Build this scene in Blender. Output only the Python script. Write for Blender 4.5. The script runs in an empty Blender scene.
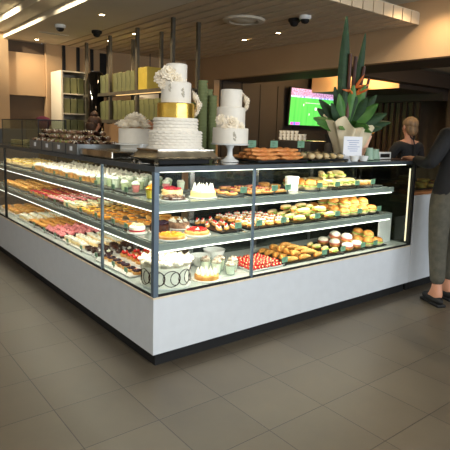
import bpy, bmesh, math, random
from mathutils import Vector, Matrix, noise
random.seed(7)
PI = math.pi
COL = bpy.context.scene.collection
R = random.uniform

# ------------------------------------------------------------------ materials
def lin(c):
    return tuple(((v/255)/12.92 if v/255 <= .04045 else ((v/255+.055)/1.055)**2.4) for v in c)

MATS = {}
def mat(name, rgb, rough=.5, metal=0, var=.12, scale=12, bump=0, emit=0, coat=0, trans=0, rgb2=None, sss=0, stretch=None):
    if name in MATS: return MATS[name]
    m = bpy.data.materials.new(name); m.use_nodes = True
    nt = m.node_tree; nt.nodes.clear()
    out = nt.nodes.new('ShaderNodeOutputMaterial'); b = nt.nodes.new('ShaderNodeBsdfPrincipled')
    nt.links.new(b.outputs[0], out.inputs[0])
    tc = nt.nodes.new('ShaderNodeTexCoord'); n = nt.nodes.new('ShaderNodeTexNoise')
    n.inputs['Scale'].default_value = scale; n.inputs['Detail'].default_value = 4
    src = tc.outputs['Object']
    if stretch:
        mp = nt.nodes.new('ShaderNodeMapping'); mp.inputs['Scale'].default_value = stretch
        nt.links.new(src, mp.inputs['Vector']); src = mp.outputs[0]
    nt.links.new(src, n.inputs['Vector'])
    r = nt.nodes.new('ShaderNodeValToRGB')
    a = lin(rgb); c2 = lin(rgb2) if rgb2 else tuple(min(1, v*(1+var)) for v in a)
    c1 = a if rgb2 else tuple(v*(1-var) for v in a)
    r.color_ramp.elements[0].position = .35; r.color_ramp.elements[1].position = .65
    r.color_ramp.elements[0].color = (*c1, 1); r.color_ramp.elements[1].color = (*c2, 1)
    nt.links.new(n.outputs['Fac'], r.inputs[0]); nt.links.new(r.outputs[0], b.inputs['Base Color'])
    b.inputs['Roughness'].default_value = rough; b.inputs['Metallic'].default_value = metal
    b.inputs['Coat Weight'].default_value = coat
    b.inputs['Transmission Weight'].default_value = trans
    if sss:
        b.inputs['Subsurface Weight'].default_value = sss; b.inputs['Subsurface Radius'].default_value = (.02, .01, .008)
    if emit:
        nt.links.new(r.outputs[0], b.inputs['Emission Color']); b.inputs['Emission Strength'].default_value = emit
    if bump:
        bp = nt.nodes.new('ShaderNodeBump'); bp.inputs['Strength'].default_value = bump; bp.inputs['Distance'].default_value = .01
        nt.links.new(n.outputs['Fac'], bp.inputs['Height']); nt.links.new(bp.outputs[0], b.inputs['Normal'])
    MATS[name] = m; return m

def glass_mat(name, tint, gl=.05, rough=0, ior=1.5):
    m = bpy.data.materials.new(name); m.use_nodes = True; nt = m.node_tree; nt.nodes.clear()
    out = nt.nodes.new('ShaderNodeOutputMaterial'); mx = nt.nodes.new('ShaderNodeMixShader')
    t = nt.nodes.new('ShaderNodeBsdfTransparent'); t.inputs[0].default_value = (*tint, 1)
    g = nt.nodes.new('ShaderNodeBsdfGlossy'); g.inputs['Roughness'].default_value = rough
    lw = nt.nodes.new('ShaderNodeLayerWeight'); pw = nt.nodes.new('ShaderNodeMath'); pw.operation = 'POWER'; pw.inputs[1].default_value = 5
    mr = nt.nodes.new('ShaderNodeMapRange'); f0 = ((ior-1)/(ior+1))**2; mr.inputs[3].default_value = f0; mr.inputs[4].default_value = .9
    lw.inputs['Blend'].default_value = .5
    nt.links.new(lw.outputs['Facing'], pw.inputs[0]); nt.links.new(pw.outputs[0], mr.inputs[0])
    nt.links.new(mr.outputs[0], mx.inputs[0]); nt.links.new(t.outputs[0], mx.inputs[1]); nt.links.new(g.outputs[0], mx.inputs[2])
    nt.links.new(mx.outputs[0], out.inputs[0]); MATS[name] = m; return m

GLASS = glass_mat('case_glass', (.95, .98, .96), ior=1.3)
GLASS2 = glass_mat('smoked_glass', (.72, .8, .76), ior=1.45)
GLASS3 = glass_mat('dark_end_glass', (.3, .33, .28), ior=1.6)
CUP = glass_mat('clear_cup', (.93, .97, .95), ior=1.35)
FILM = glass_mat('clear_film', (.9, .9, .9), rough=.15, ior=1.6)

def floor_mat():
    m = bpy.data.materials.new('floor_tiles'); m.use_nodes = True; nt = m.node_tree; b = nt.nodes['Principled BSDF']
    tc = nt.nodes.new('ShaderNodeTexCoord'); mp = nt.nodes.new('ShaderNodeMapping')
    mp.inputs['Location'].default_value = (-.15+.405*40, .105+.405*40, 0)
    nt.links.new(tc.outputs['Object'], mp.inputs[0])
    br = nt.nodes.new('ShaderNodeTexBrick'); br.offset = 0; br.inputs['Scale'].default_value = 1
    br.inputs['Brick Width'].default_value = .405; br.inputs['Row Height'].default_value = .405
    br.inputs['Mortar Size'].default_value = .0028; br.inputs['Mortar Smooth'].default_value = .2
    br.inputs['Color1'].default_value = (.082, .066, .046, 1); br.inputs['Color2'].default_value = (.1, .082, .057, 1)
    br.inputs['Mortar'].default_value = (.022, .018, .014, 1)
    nt.links.new(mp.outputs[0], br.inputs['Vector'])
    n = nt.nodes.new('ShaderNodeTexNoise'); n.inputs['Scale'].default_value = 3.5; n.inputs['Detail'].default_value = 8; n.inputs['Roughness'].default_value = .65
    nt.links.new(tc.outputs['Object'], n.inputs['Vector'])
    mr = nt.nodes.new('ShaderNodeMapRange'); mr.inputs[3].default_value = .7; mr.inputs[4].default_value = 1.35
    nt.links.new(n.outputs['Fac'], mr.inputs[0])
    mx = nt.nodes.new('ShaderNodeMix'); mx.data_type = 'RGBA'; mx.blend_type = 'MULTIPLY'; mx.inputs[0].default_value = 1
    nt.links.new(br.outputs['Color'], mx.inputs[6]); nt.links.new(mr.outputs[0], mx.inputs[7])
    nt.links.new(mx.outputs[2], b.inputs['Base Color'])
    mr2 = nt.nodes.new('ShaderNodeMapRange'); mr2.inputs[3].default_value = .3; mr2.inputs[4].default_value = .5
    nt.links.new(n.outputs['Fac'], mr2.inputs[0]); nt.links.new(mr2.outputs[0], b.inputs['Roughness'])
    bp = nt.nodes.new('ShaderNodeBump'); bp.inputs['Strength'].default_value = .3; bp.inputs['Distance'].default_value = .003; bp.invert = True
    nt.links.new(br.outputs['Fac'], bp.inputs['Height']); nt.links.new(bp.outputs[0], b.inputs['Normal'])
    return m

WHITE = mat('white_laminate', (214, 219, 224), .35, var=.02)
FRAME = mat('slate_metal', (104, 120, 134), .35, metal=.4, var=.05)
DARKM = mat('dark_metal', (34, 35, 38), .35, metal=.5)
BLACK = mat('black_rubber', (12, 12, 13), .7)
STEEL = mat('brushed_steel', (170, 172, 172), .25, metal=1, var=.06, stretch=(1, 1, 30))
SILVER = mat('mirror_silver', (196, 188, 174), .18, metal=1, var=.3, scale=9, bump=.5)
SHELF = mat('shelf_glass', (120, 130, 126), .2, var=.04)
TOPG = mat('grey_glass_top', (92, 94, 90), .12, var=.1, coat=.5)
RAIL = mat('grey_rail', (138, 146, 142), .35, var=.04)
MIRROR = mat('dark_mirror', (70, 78, 74), .1, metal=.85, var=.25, scale=3)
LED = mat('led_diffuser', (255, 252, 240), .4, emit=2.6, var=0)
CARDG = mat('mint_card', (120, 165, 138), .6, var=.05)
INKD = mat('dark_ink', (40, 70, 58), .6)
PAPER = mat('white_paper', (232, 234, 240), .7, var=.02)
INKB = mat('blue_ink', (110, 130, 180), .7)
PASTRY = mat('baked_pastry', (205, 140, 70), .55, rgb2=(232, 180, 105), scale=30, bump=.4)
CRUST = mat('golden_crust', (196, 122, 48), .45, rgb2=(240, 190, 105), scale=18, bump=.5)
BREAD = mat('pale_bread', (240, 205, 140), .6, rgb2=(250, 232, 190), scale=14, bump=.3)
CREAM = mat('whipped_cream', (250, 246, 232), .5, var=.03, scale=25, bump=.3)
CHOC = mat('dark_chocolate', (44, 22, 16), .25, rgb2=(72, 38, 26), scale=20, bump=.3)
RED = mat('strawberry_red', (205, 26, 30), .25, rgb2=(232, 70, 60), scale=40, coat=.4)
RASP = mat('raspberry_red', (170, 18, 40), .35, rgb2=(215, 50, 70), scale=60, bump=.5)
PINK = mat('pink_glaze', (232, 120, 130), .3, rgb2=(245, 165, 165), scale=20)
YEL = mat('lemon_yellow', (245, 200, 50), .3, rgb2=(252, 222, 90), scale=15, coat=.3)
ORNG = mat('apricot_glaze', (235, 140, 30), .2, rgb2=(248, 175, 60), scale=20, coat=.5)
GREENF = mat('leaf_lettuce', (120, 170, 50), .5, rgb2=(205, 220, 120), scale=25, bump=.4)
PALEG = mat('pale_lime', (226, 228, 188), .4, var=.05)
BERRY = mat('black_berry', (28, 14, 30), .25, rgb2=(60, 22, 48), scale=60, bump=.4)
HAM = mat('sliced_ham', (205, 110, 95), .4, rgb2=(225, 150, 130), scale=20)
CERAM = mat('white_ceramic', (238, 240, 238), .15, var=.02, coat=.5)
CREMB = mat('caramel_slab', (214, 140, 60), .4, rgb2=(235, 175, 95), scale=20)
SUGAR = mat('white_fondant', (232, 226, 214), .55, var=.03, scale=20, bump=.06)
RUFF = mat('ruffled_fondant', (234, 228, 216), .6, var=.03, scale=50, bump=.4)
GOLD = mat('gold_leaf', (222, 178, 70), .25, metal=.9, rgb2=(245, 210, 110), scale=8, bump=.2)
PETAL = mat('ivory_petal', (252, 240, 220), .6, var=.05)
PETALP = mat('blush_petal', (226, 160, 120), .6, rgb2=(240, 200, 160), scale=10)
PEARL = mat('silver_leafing', (190, 184, 168), .4)
TRAY = mat('dark_tray', (38, 38, 40), .3, metal=.4)
TRAYG = mat('grey_tray', (120, 124, 126), .3, metal=.5)
NUT = mat('rocky_road', (96, 62, 44), .5, rgb2=(176, 138, 108), scale=35, bump=.6)
NUTG = mat('pistachio_mix', (110, 110, 70), .5, rgb2=(190, 140, 110), scale=35, bump=.6)
OLIVE = mat('olive_box', (92, 94, 60), .4, rgb2=(116, 116, 76), scale=3)
OLIVEG = mat('gold_olive_box', (160, 140, 50), .4, rgb2=(180, 158, 66), scale=4)
CUPG = mat('green_paper_cup', (128, 138, 92), .6, var=.05)
MINT = mat('mint_paper_cup', (150, 180, 158), .5, var=.04)
LEAFD = mat('deep_green_leaf', (22, 52, 22), .62, rgb2=(34, 68, 32), scale=8, stretch=(1, 1, 4))
LEAFL = mat('light_green_leaf', (60, 108, 46), .4, rgb2=(86, 132, 60), scale=8)
STEMR = mat('dark_red_bract', (60, 32, 26), .5, rgb2=(92, 48, 30), scale=8)
BIRD = mat('orange_bract', (200, 92, 40), .45, rgb2=(226, 130, 60), scale=10)
TISSUE = mat('cream_tissue', (222, 208, 176), .8, var=.08, scale=7, bump=.5)
SKIN = mat('skin_tone', (196, 140, 112), .5, var=.04)
HAIRB = mat('blond_hair', (104, 80, 54), .6, rgb2=(140, 110, 76), scale=40, stretch=(1, 1, .2))
HAIRD = mat('brown_hair', (50, 32, 22), .6, rgb2=(84, 54, 34), scale=40)
CLOTHB = mat('black_cloth', (18, 18, 20), .85, var=.15, scale=30)
CLOTHW = mat('white_cloth', (225, 215, 200), .8, var=.04)
TROUS = mat('khaki_grey_cloth', (70, 68, 58), .85, rgb2=(86, 82, 70), scale=20, bump=.2)
GANT = mat('taupe_metal', (84, 78, 66), .4, metal=.3)
WOOD = mat('warm_wood', (150, 96, 56), .45, rgb2=(176, 118, 72), scale=6, stretch=(.3, 6, 6))
WOODD = mat('dark_wood', (66, 48, 36), .5, rgb2=(86, 64, 48), scale=6, stretch=(6, 6, .4))
WALLC = mat('cream_wall', (188, 157, 120), .8, var=.03, scale=2)
WALLD = mat('taupe_wall', (96, 84, 72), .7, var=.05, scale=2)
WALLW = mat('white_wall', (206, 196, 176), .8, var=.02, scale=2)
CEILW = mat('white_ceiling', (214, 206, 186), .8, var=.03, scale=1.5)
SLATM = mat('ceiling_board', (206, 188, 160), .6, var=.03, scale=3)
BRN = mat('brown_panel', (92, 74, 56), .7, var=.05, scale=3)
DARKW = mat('charcoal_wall', (52, 48, 44), .7, var=.08, scale=2)
SOFF = mat('soffit_brown', (70, 60, 52), .7, var=.05, scale=2)
PURP = mat('plum_fabric', (96, 30, 58), .85, var=.2, scale=15)
GREYF = mat('slate_fabric', (78, 84, 92), .85, var=.1, scale=15)
CORAL = mat('coral_panel', (210, 90, 70), .6)
LAMPON = mat('lamp_glow', (255, 226, 170), .4, emit=25, var=0)

# ------------------------------------------------------------------ mesh helpers
def box(bm, c, s, bev=0, rz=0, seg=2):
    r = bmesh.ops.create_cube(bm, size=1)
    vs = r['verts']
    bmesh.ops.scale(bm, vec=s, verts=vs)
    if bev:
        es = list({e for v in vs for e in v.link_edges})
        rr = bmesh.ops.bevel(bm, geom=es, offset=bev, segments=seg, affect='EDGES', profile=.5)
        vs = list({v for f in rr['faces'] for v in f.verts} | {v for v in vs if v.is_valid})
    if rz: bmesh.ops.rotate(bm, cent=(0, 0, 0), matrix=Matrix.Rotation(rz, 3, 'Z'), verts=vs)
    bmesh.ops.translate(bm, vec=c, verts=vs)
    return vs
def bx(bm, x0, x1, y0, y1, z0, z1, bev=0):
    return box(bm, ((x0+x1)/2, (y0+y1)/2, (z0+z1)/2), (x1-x0, y1-y0, z1-z0), bev)
def lathe(bm, prof, seg=20, c=(0, 0, 0), wob=0, freq=0, close=True):
    rings = []
    for k, (r, z) in enumerate(prof):
        if r < 1e-5:
            rings.append([bm.verts.new((c[0], c[1], c[2]+z))]); continue
        rr = []
        for i in range(seg):
            a = 2*PI*i/seg
            q = r*(1+(wob*math.sin(freq*a+k*1.3) if wob else 0))
            rr.append(bm.verts.new((c[0]+q*math.cos(a), c[1]+q*math.sin(a), c[2]+z)))
        rings.append(rr)
    for A, B in zip(rings, rings[1:]):
        for i in range(seg):
            j = (i+1) % seg
            if len(A) == 1 and len(B) == 1: continue
            if len(A) == 1: bm.faces.new((A[0], B[i], B[j]))
            elif len(B) == 1: bm.faces.new((A[i], A[j], B[0]))
            else: bm.faces.new((A[i], A[j], B[j], B[i]))
    return rings
def blob(bm, c, r, sub=2, nz=0, rot=None, sc=3):
    if not hasattr(r, '__len__'): r = (r, r, r)
    vs = bmesh.ops.create_icosphere(bm, subdivisions=sub, radius=1)['verts']
    off = Vector((R(-9, 9), R(-9, 9), R(-9, 9)))
    M = rot if rot is not None else Matrix.Identity(3)
    for v in vs:
        k = 1+(nz*noise.noise(v.co*sc+off) if nz else 0)
        v.co = M @ Vector((v.co.x*r[0]*k, v.co.y*r[1]*k, v.co.z*r[2]*k))+Vector(c)
    return vs
def tube(bm, pts, rad, seg=8):
    pts = [Vector(p) for p in pts]
    if not hasattr(rad, '__len__'): rad = [rad]*len(pts)
    rings = []
    up = Vector((0, 0, 1))
    for i, p in enumerate(pts):
        t = (pts[min(i+1, len(pts)-1)]-pts[max(i-1, 0)]).normalized()
        a = t.cross(up)
        if a.length < 1e-3: a = t.cross(Vector((1, 0, 0)))
        a.normalize(); b = t.cross(a)
        rings.append([bm.verts.new(p+(a*math.cos(2*PI*k/seg)+b*math.sin(2*PI*k/seg))*rad[i]) for k in range(seg)])
    for A, B in zip(rings, rings[1:]):
        for k in range(seg): bm.faces.new((A[k], A[(k+1) % seg], B[(k+1) % seg], B[k]))
    bm.faces.new(rings[0][::-1]); bm.faces.new(rings[-1])
def swirl(bm, c, r, h, turns=2.5, seg=28):
    pts = []; rad = []
    for i in range(seg):
        t = i/(seg-1)
        rr = r*(1-t)*.72; a = t*turns*2*PI
        pts.append((c[0]+rr*math.cos(a), c[1]+rr*math.sin(a), c[2]+r*.25+t*h*.8)); rad.append(r*.42*(1-.75*t))
    tube(bm, pts, rad, 7)

def link(name, bm, m, parent=None, smooth=True, loc=None):
    bmesh.ops.recalc_face_normals(bm, faces=bm.faces)
    me = bpy.data.meshes.new(name); bm.to_mesh(me); bm.free()
    ms = m if isinstance(m, (list, tuple)) else [m]
    for k in ms: me.materials.append(k)
    if smooth:
        me.shade_smooth()
        try: me.set_sharp_from_angle(angle=math.radians(40))
        except Exception: pass
    o = bpy.data.objects.new(name, me); COL.objects.link(o)
    if parent: o.parent = parent
    if loc: o.location = loc
    return o
def tag(o, label, cat, group=None, kind=None):
    o['label'] = label; o['category'] = cat
    if group: o['group'] = group
    if kind: o['kind'] = kind
    return o
def empty(name, loc, label, cat, group=None, rz=0):
    o = bpy.data.objects.new(name, None); COL.objects.link(o); o.empty_display_size = .05
    o.location = loc; o.rotation_euler.z = rz
    return tag(o, label, cat, group)
def part(name, parent, m, fn, smooth=True, mod=None):
    bm = bmesh.new(); fn(bm); o = link(name, bm, m, parent, smooth)
    return o
def struct(name, m, boxes, smooth=False, bev=0):
    bm = bmesh.new()
    for b in boxes: bx(bm, *b, bev)
    o = link(name, bm, m, None, smooth); o['kind'] = 'structure'; return o
def dup(o, parent=None):
    c = o.copy(); COL.objects.link(c)
    if parent is not None: c.parent = parent
    for ch in list(o.children): dup(ch, c)
    return c

# ------------------------------------------------------------------ room shell
FL = bmesh.new(); bx(FL, -4, 10, -5.5, 6.4, -.1, 0)
fl = link('floor', FL, floor_mat(), None, False); fl['kind'] = 'structure'
struct('ceiling', CEILW, [(-4, 4.42, -5.5, 6.4, 3.2, 3.3), (4.42, 10, -5.5, 6.4, 3.2, 3.3)])
struct('wall_back', WALLC, [(-4, .92, 6.4, 6.6, 0, 3.2), (1.54, 10, 6.4, 6.6, 0, 3.2), (.92, 1.54, 6.62, 6.8, 0, 3.2)])
struct('wall_left', WALLW, [(-4.2, -4, -5.5, 6.6, 0, 3.2)])
struct('wall_right', WALLC, [(10, 10.2, -5.5, 6.6, 0, 3.3)])
struct('wall_front', WALLW, [(-4.2, -2.6, -5.7, -5.5, 0, 3.2), (6.4, 10.2, -5.7, -5.5, 0, 3.2), (-2.6, 6.4, -5.7, -5.5, 2.9, 3.2), (-2.6, 6.4, -5.7, -5.5, 0, .1)])
w = struct('unseen_window_1', DARKM, [(x-.03, x+.03, -5.64, -5.56, .1, 2.9) for x in (-2.57, .4, 3.4, 6.37)]+[(-2.6, 6.4, -5.64, -5.56, .1, .16), (-2.6, 6.4, -5.64, -5.56, 2.84, 2.9)])  # unseen window, added as the opening for the daylight lamp
p_ = part('pane', w, GLASS, lambda bm: bx(bm, -2.6, 6.4, -5.605, -5.595, .1, 2.9), False); p_['kind'] = 'structure'
# cream and brown panels of the left back recess
struct('trim_1', BRN, [(.92, 1.54, 6.5, 6.6, 2.71, 2.9)])
struct('trim_2', WALLC, [(.925, 1.535, 6.45, 6.6, 2.0, 2.71)], bev=.004)
struct('trim_3', BRN, [(.92, 1.54, 6.55, 6.61, 0, 2.0)])
struct('trim_4', DARKM, [(x-.025, x+.025, 6.36, 6.4, 0, 2.9) for x in (1.84, 2.1, 2.36)])
struct('trim_5', BLACK, [(2.52, 2.72, 6.37, 6.4, 2.1, 2.85)])
# beige beam over the opening and the solid pier left of it
struct('wall_beam', WALLC, [(4.42, 4.55, -5.5, 6.4, 2.48, 3.2), (4.42, 4.55, 5.4, 6.4, 0, 2.48)])
struct('trim_6', SOFF, [(4.55, 5.35, -5.5, 6.4, 2.48, 2.56)])
struct('trim_7', SOFF, [(5.35, 10, 2.75, 3.0, 2.48, 2.75), (7.0, 10, 3.0, 5.4, 2.40, 2.5)])
struct('trim_10', WALLC, [(6.97, 7.0, 3.0, 5.2, 2.40, 2.8)])
struct('ceiling_back', CEILW, [(5.35, 10, -5.5, 6.4, 2.8, 2.86)])
struct('wall_dark', DARKW, [(4.56, 10, 5.4, 5.5, 0, 2.8)])
for i in range(5): struct('trim_%d' % (20+i), BLACK, [(4.62+i*.5, 4.628+i*.5, 5.385, 5.4, 0, 2.48)])
struct('wall_brown', BRN, [(8.6, 8.8, -5.5, 2.9, 0, 2.8)])
struct('trim_8', SOFF, [(8.4, 8.6, 2.9, 5.4, 2.25, 2.42)])
struct('wall_far', WALLD, [(9.3, 9.4, 2.9, 5.4, 0, 2.8)])
sl = bmesh.new()
for i in range(11): bx(sl, 8.62, 8.68, 3.55+i*.16, 3.63+i*.16, 0, 2.25)
o = link('trim_9', sl, WOODD, None, False); o['kind'] = 'structure'

# lowered ceiling: plain white strip, stepped cove and boards with dark gaps
struct('ceiling_raft', CEILW, [(.85, 1.72, .2, 6.4, 2.9, 3.02), (1.72, 4.42, 1.1, 6.4, 3.02, 3.06)])
struct('ceiling_step', CEILW, [(.6, .85, .2, 6.4, 3.0, 3.1), (.35, .6, .2, 6.4, 3.1, 3.2)])
struct('ceiling_reveal', BLACK, [(1.72, 4.42, 1.12, 6.4, 2.93, 2.96)])
sl = bmesh.new()
for i in range(14):
    x = 1.74+i*.1925
    bx(sl, x, x+.14, 1.105, 6.4, 2.9, 2.925)
    bx(sl, x, x+.172, 1.08, 1.1, 2.9, 3.045)
o = link('ceiling_boards', sl, SLATM, None, False); o['kind'] = 'structure'

# ------------------------------------------------------------------ ceiling fittings
def downlight(loc, label, watt, group='recessed ceiling downlights'):
    t = empty('downlight', loc, label, 'ceiling light', group)
    part('trim_ring', t, WALLW, lambda bm: lathe(bm, [(.03, -.002), (.048, -.006), (.05, -.001), (.05, .0)], 20))
    part('bulb', t, LAMPON, lambda bm: lathe(bm, [(0, -.003), (.03, -.003), (.03, -.001)], 16))
    l = bpy.data.lights.new('downlight_lamp', 'SPOT'); l.energy = watt; l.color = (1, .72, .42); l.spot_size = 2.4; l.spot_blend = .8; l.shadow_soft_size = .03
    lo = bpy.data.objects.new('downlight_lamp', l); COL.objects.link(lo); lo.parent = t; lo.location = (0, 0, -.03)
downlight((1.29, 6.1, 2.9), 'small lit downlight in white ceiling near the back left wall', 14)
downlight((1.28, 3.56, 2.9), 'small lit downlight in white ceiling above the white box shelving', 30)
downlight((2.19, 4.41, 2.9), 'small lit downlight between the hanging shelf posts, nearer one', 36)
downlight((2.19, 5.28, 2.9), 'small lit downlight between the hanging shelf posts, farther one', 36)
downlight((3.61, 3.55, 2.9), 'lit downlight in ceiling boards left of the other beside the beige beam', 45)
downlight((3.58, 2.77, 2.9), 'lit downlight in ceiling boards just left of the camera domes', 45)
downlight((4.02, .72, 3.2), 'lit downlight in the upper ceiling at the top right', 40)
downlight((6.2, 4.4, 2.8), 'tiny dim downlight above the television', 8)
downlight((8.1, 1.6, 2.8), 'tiny downlight over the right back passage', 6)
for y in (6.0, 5.05, 3.4):
    # spot fittings washing the stepped cove
    t = empty('cove_spotlight', (-.15, y, 3.2), 'bright spotlight in the upper left ceiling washing the stepped cove, '+{6.0: 'farthest', 5.05: 'middle', 3.4: 'nearest'}[y]+' of three', 'ceiling light', 'cove spotlights')
    part('trim_ring', t, WALLW, lambda bm: lathe(bm, [(.04, -.002), (.06, -.008), (.062, 0)], 20))
    part('bulb', t, LAMPON, lambda bm: lathe(bm, [(0, -.004), (.04, -.004), (.04, -.001)], 16))
    l = bpy.data.lights.new('cove_lamp', 'SPOT'); l.energy = 170; l.color = (1, .86, .64); l.spot_size = 1.3; l.spot_blend = .9; l.shadow_soft_size = .03
    lo = bpy.data.objects.new('cove_lamp', l); COL.objects.link(lo); lo.parent = t; lo.location = (0, 0, -.05)
    lo.rotation_euler = (0, math.radians(-72), 0)
def cctv(loc, m, label):
    t = empty('security_camera', loc, label, 'security camera', 'ceiling security cameras')
    part('housing', t, m, lambda bm: lathe(bm, [(0, 0), (.075, 0), (.075, -.03), (.06, -.045), (0, -.045)], 24))
    part('dome', t, BLACK, lambda bm: lathe(bm, [(.055, -.04), (.052, -.065), (.035, -.085), (0, -.095)], 24))
cctv((1.13, 4.6, 2.9), CERAM, 'white-rimmed dome camera on the white ceiling at upper left')
cctv((1.68, 4.62, 2.9), BLACK, 'black dome camera where white ceiling meets the boards')
cctv((3.1, 1.98, 2.9), BLACK, 'dark dome camera on ceiling boards, left of the white dome camera')
cctv((3.07, 1.77, 2.9), CERAM, 'white-rimmed dome camera on ceiling boards beside the beam, right of the dark one')
t = empty('ceiling_diffuser', (2.68, 2.45, 2.9), 'round white air diffuser in the ceiling boards', 'air vent')
part('outer_ring', t, WALLW, lambda bm: lathe(bm, [(.2, 0), (.27, -.004), (.25, -.03), (.19, -.035), (.2, 0)], 40))
part('inner_cone', t, WALLW, lambda bm: lathe(bm, [(0, -.04), (.08, -.04), (.15, -.02), (.17, -.002)], 40))
t = empty('linear_vent', (1.3, 5.35, 2.9), 'thin dark slot vent in the white ceiling above back wall', 'air vent')
part('slot', t, BLACK, lambda bm: box(bm, (0, 0, -.003), (.42, .03, .006)))
part('rim', t, WALLW, lambda bm: [box(bm, (0, s*.022, -.004), (.45, .012, .008)) for s in (-1, 1)])

# ------------------------------------------------------------------ display counter (L shaped)
LY, RX, D = 4.2, 2.82, .70      # wing lengths and depth
DK, S1, S2, TP = .475, .79, 1.04, 1.275
cab = empty('display_counter', (0, 0, 0), 'L-shaped white pastry display counter with glazed shelves and dark top', 'display counter')
def f(bm):
    # mitred L-shaped white plinth as one prism
    P = [(0, 0), (RX+.015, 0), (RX+.015, D), (D, D), (D, LY), (0, LY)]
    a = [bm.verts.new((x, y, .09)) for x, y in P]; b = [bm.verts.new((x, y, .462)) for x, y in P]
    bm.faces.new(a); bm.faces.new(b)
    for i in range(6): j = (i+1) % 6; bm.faces.new((a[i], a[j], b[j], b[i]))
part('plinth', cab, WHITE, f, False)
part('toe_kick', cab, BLACK, lambda bm: (bx(bm, .035, RX-.01, .035, D-.05, 0, .09), bx(bm, .035, D-.05, D-.05, LY-.05, 0, .09)), False)
part('deck', cab, mat('deck_white', (196, 204, 200), .25, var=.04), lambda bm: (bx(bm, .004, RX-.01, .004, D-.02, .463, DK-.002), bx(bm, .004, D-.02, D-.02, LY-.02, .463, DK-.002)), False)
part('gasket', cab, BLACK, lambda bm: (bx(bm, 0, RX, .001, .012, .462, .478), bx(bm, .001, .012, .012, LY, .462, .478)), False)
part('ledge_trim', cab, mat('cream_edge', (230, 216, 190), .5), lambda bm: (bx(bm, -.004, RX, -.004, .002, .452, .463), bx(bm, -.004, .002, .002, LY, .452, .463)), False)
part('countertop', cab, TOPG, lambda bm: (bx(bm, .012, RX-.012, .012, D, 1.255, TP-.003), bx(bm, .012, D, D, LY, 1.255, TP-.003)), False)
part('top_rail', cab, mat('rail_slate', (74, 82, 88), .4, metal=.3), lambda bm: (bx(bm, 0, RX, 0, .012, 1.243, TP), bx(bm, 0, .012, .012, LY, 1.243, TP)), False)
def post(x, y, s, m=FRAME):
    part('post', cab, m, lambda bm: bx(bm, x-s/2, x+s/2, y-s/2, y+s/2, .463, 1.243, .004), False)
post(.016, .016, .036)
post(.8, .008, .02); post(.008, .757, .02); post(.008, 3.27, .026, DARKM); post(RX-.012, .012, .03, DARKM)
part('end_frame', cab, DARKM, lambda bm: (bx(bm, RX-.024, RX, .03, D, 1.23, 1.243), bx(bm, RX-.024, RX, D-.03, D, .463, 1.23)), False)
for n, a in enumerate([(.034, .79), (.81, RX-.03)]):
    part('glass_pane', cab, GLASS, lambda bm: bx(bm, a[0], a[1], .004, .008, .478, 1.243), False)
for a in [(.034, .747), (.767, 3.256), (3.284, LY)]:
    part('glass_pane', cab, GLASS, lambda bm: bx(bm, .004, .008, a[0], a[1], .478, 1.243), False)
part('end_glass', cab, GLASS3, lambda bm: bx(bm, RX-.014, RX-.008, .03, D-.03, .478, 1.23), False)
part('end_light', cab, mat('warm_end_strip', (240, 226, 190), .5, emit=.9, var=0), lambda bm: bx(bm, RX-.045, RX-.035, .03, .04, .5, 1.2), False)
SE = 2.45
for k, z in enumerate((S1, S2)):
    part('shelf', cab, SHELF, lambda bm: (bx(bm, .055, SE+(.12 if k == 0 else .02), .055, .62, z-.01, z-.001), bx(bm, .055, .62, .62, LY-.05, z-.01, z-.001)), False)
    part('shelf_rail', cab, RAIL, lambda bm: (bx(bm, .045, SE+.1, .045, .056, z-.05, z-.008), bx(bm, .045, .056, .056, LY-.05, z-.05, z-.008)), False)
    part('led_strip', cab, LED, lambda bm: (bx(bm, .05, SE+.06, .04, .056, z-.057, z-.05), bx(bm, .044, .056, .12, LY-.05, z-.055, z-.05)), False)
part('led_strip', cab, LED, lambda bm: bx(bm, .06, RX-.12, .03, .045, 1.236, 1.243), False)
for x in (.72, 1.4, 2.1, 2.76):
    part('back_post', cab, STEEL, lambda bm: bx(bm, x-.02, x+.02, .655, .685, DK, 1.25), False)
for y in (1.4, 2.1, 2.8, 3.5):
    part('back_post', cab, STEEL, lambda bm: bx(bm, .655, .685, y-.012, y+.012, DK, 1.25), False)
for a in [(.74, 1.38), (1.42, 2.08), (2.12, 2.74)]:
    part('sliding_door', cab, MIRROR, lambda bm: bx(bm, a[0], a[1], .665, .675, DK, 1.25), False)
for a in [(.74, 1.385), (1.415, 2.085), (2.115, 2.785), (2.815, 3.485), (3.515, LY-.02)]:
    part('sliding_door', cab, MIRROR, lambda bm: bx(bm, .665, .675, a[0], a[1], DK, 1.25), False)
def arealight(name, loc, sx, sy, rot, watt, col=(1, .9, .74)):
    l = bpy.data.lights.new(name, 'AREA'); l.shape = 'RECTANGLE'; l.size = sx; l.size_y = sy; l.energy = watt; l.color = col
    o = bpy.data.objects.new(name, l); COL.objects.link(o); o.location = loc; o.rotation_euler = rot; return o
for z, e in ((1.233, 1.0), (.98, .9), (.73, .8)):
    o = arealight('case_light', (1.3, .07, z), 2.3, .03, (math.radians(24), 0, 0), 6.8*e); o.parent = cab
    for y0, y1 in ((.15, 2.0), (2.0, LY-.1)):
        o = arealight('case_light', (.07, (y0+y1)/2, z), .03, y1-y0, (0, math.radians(-24), 0), 4.4*e); o.parent = cab

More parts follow.
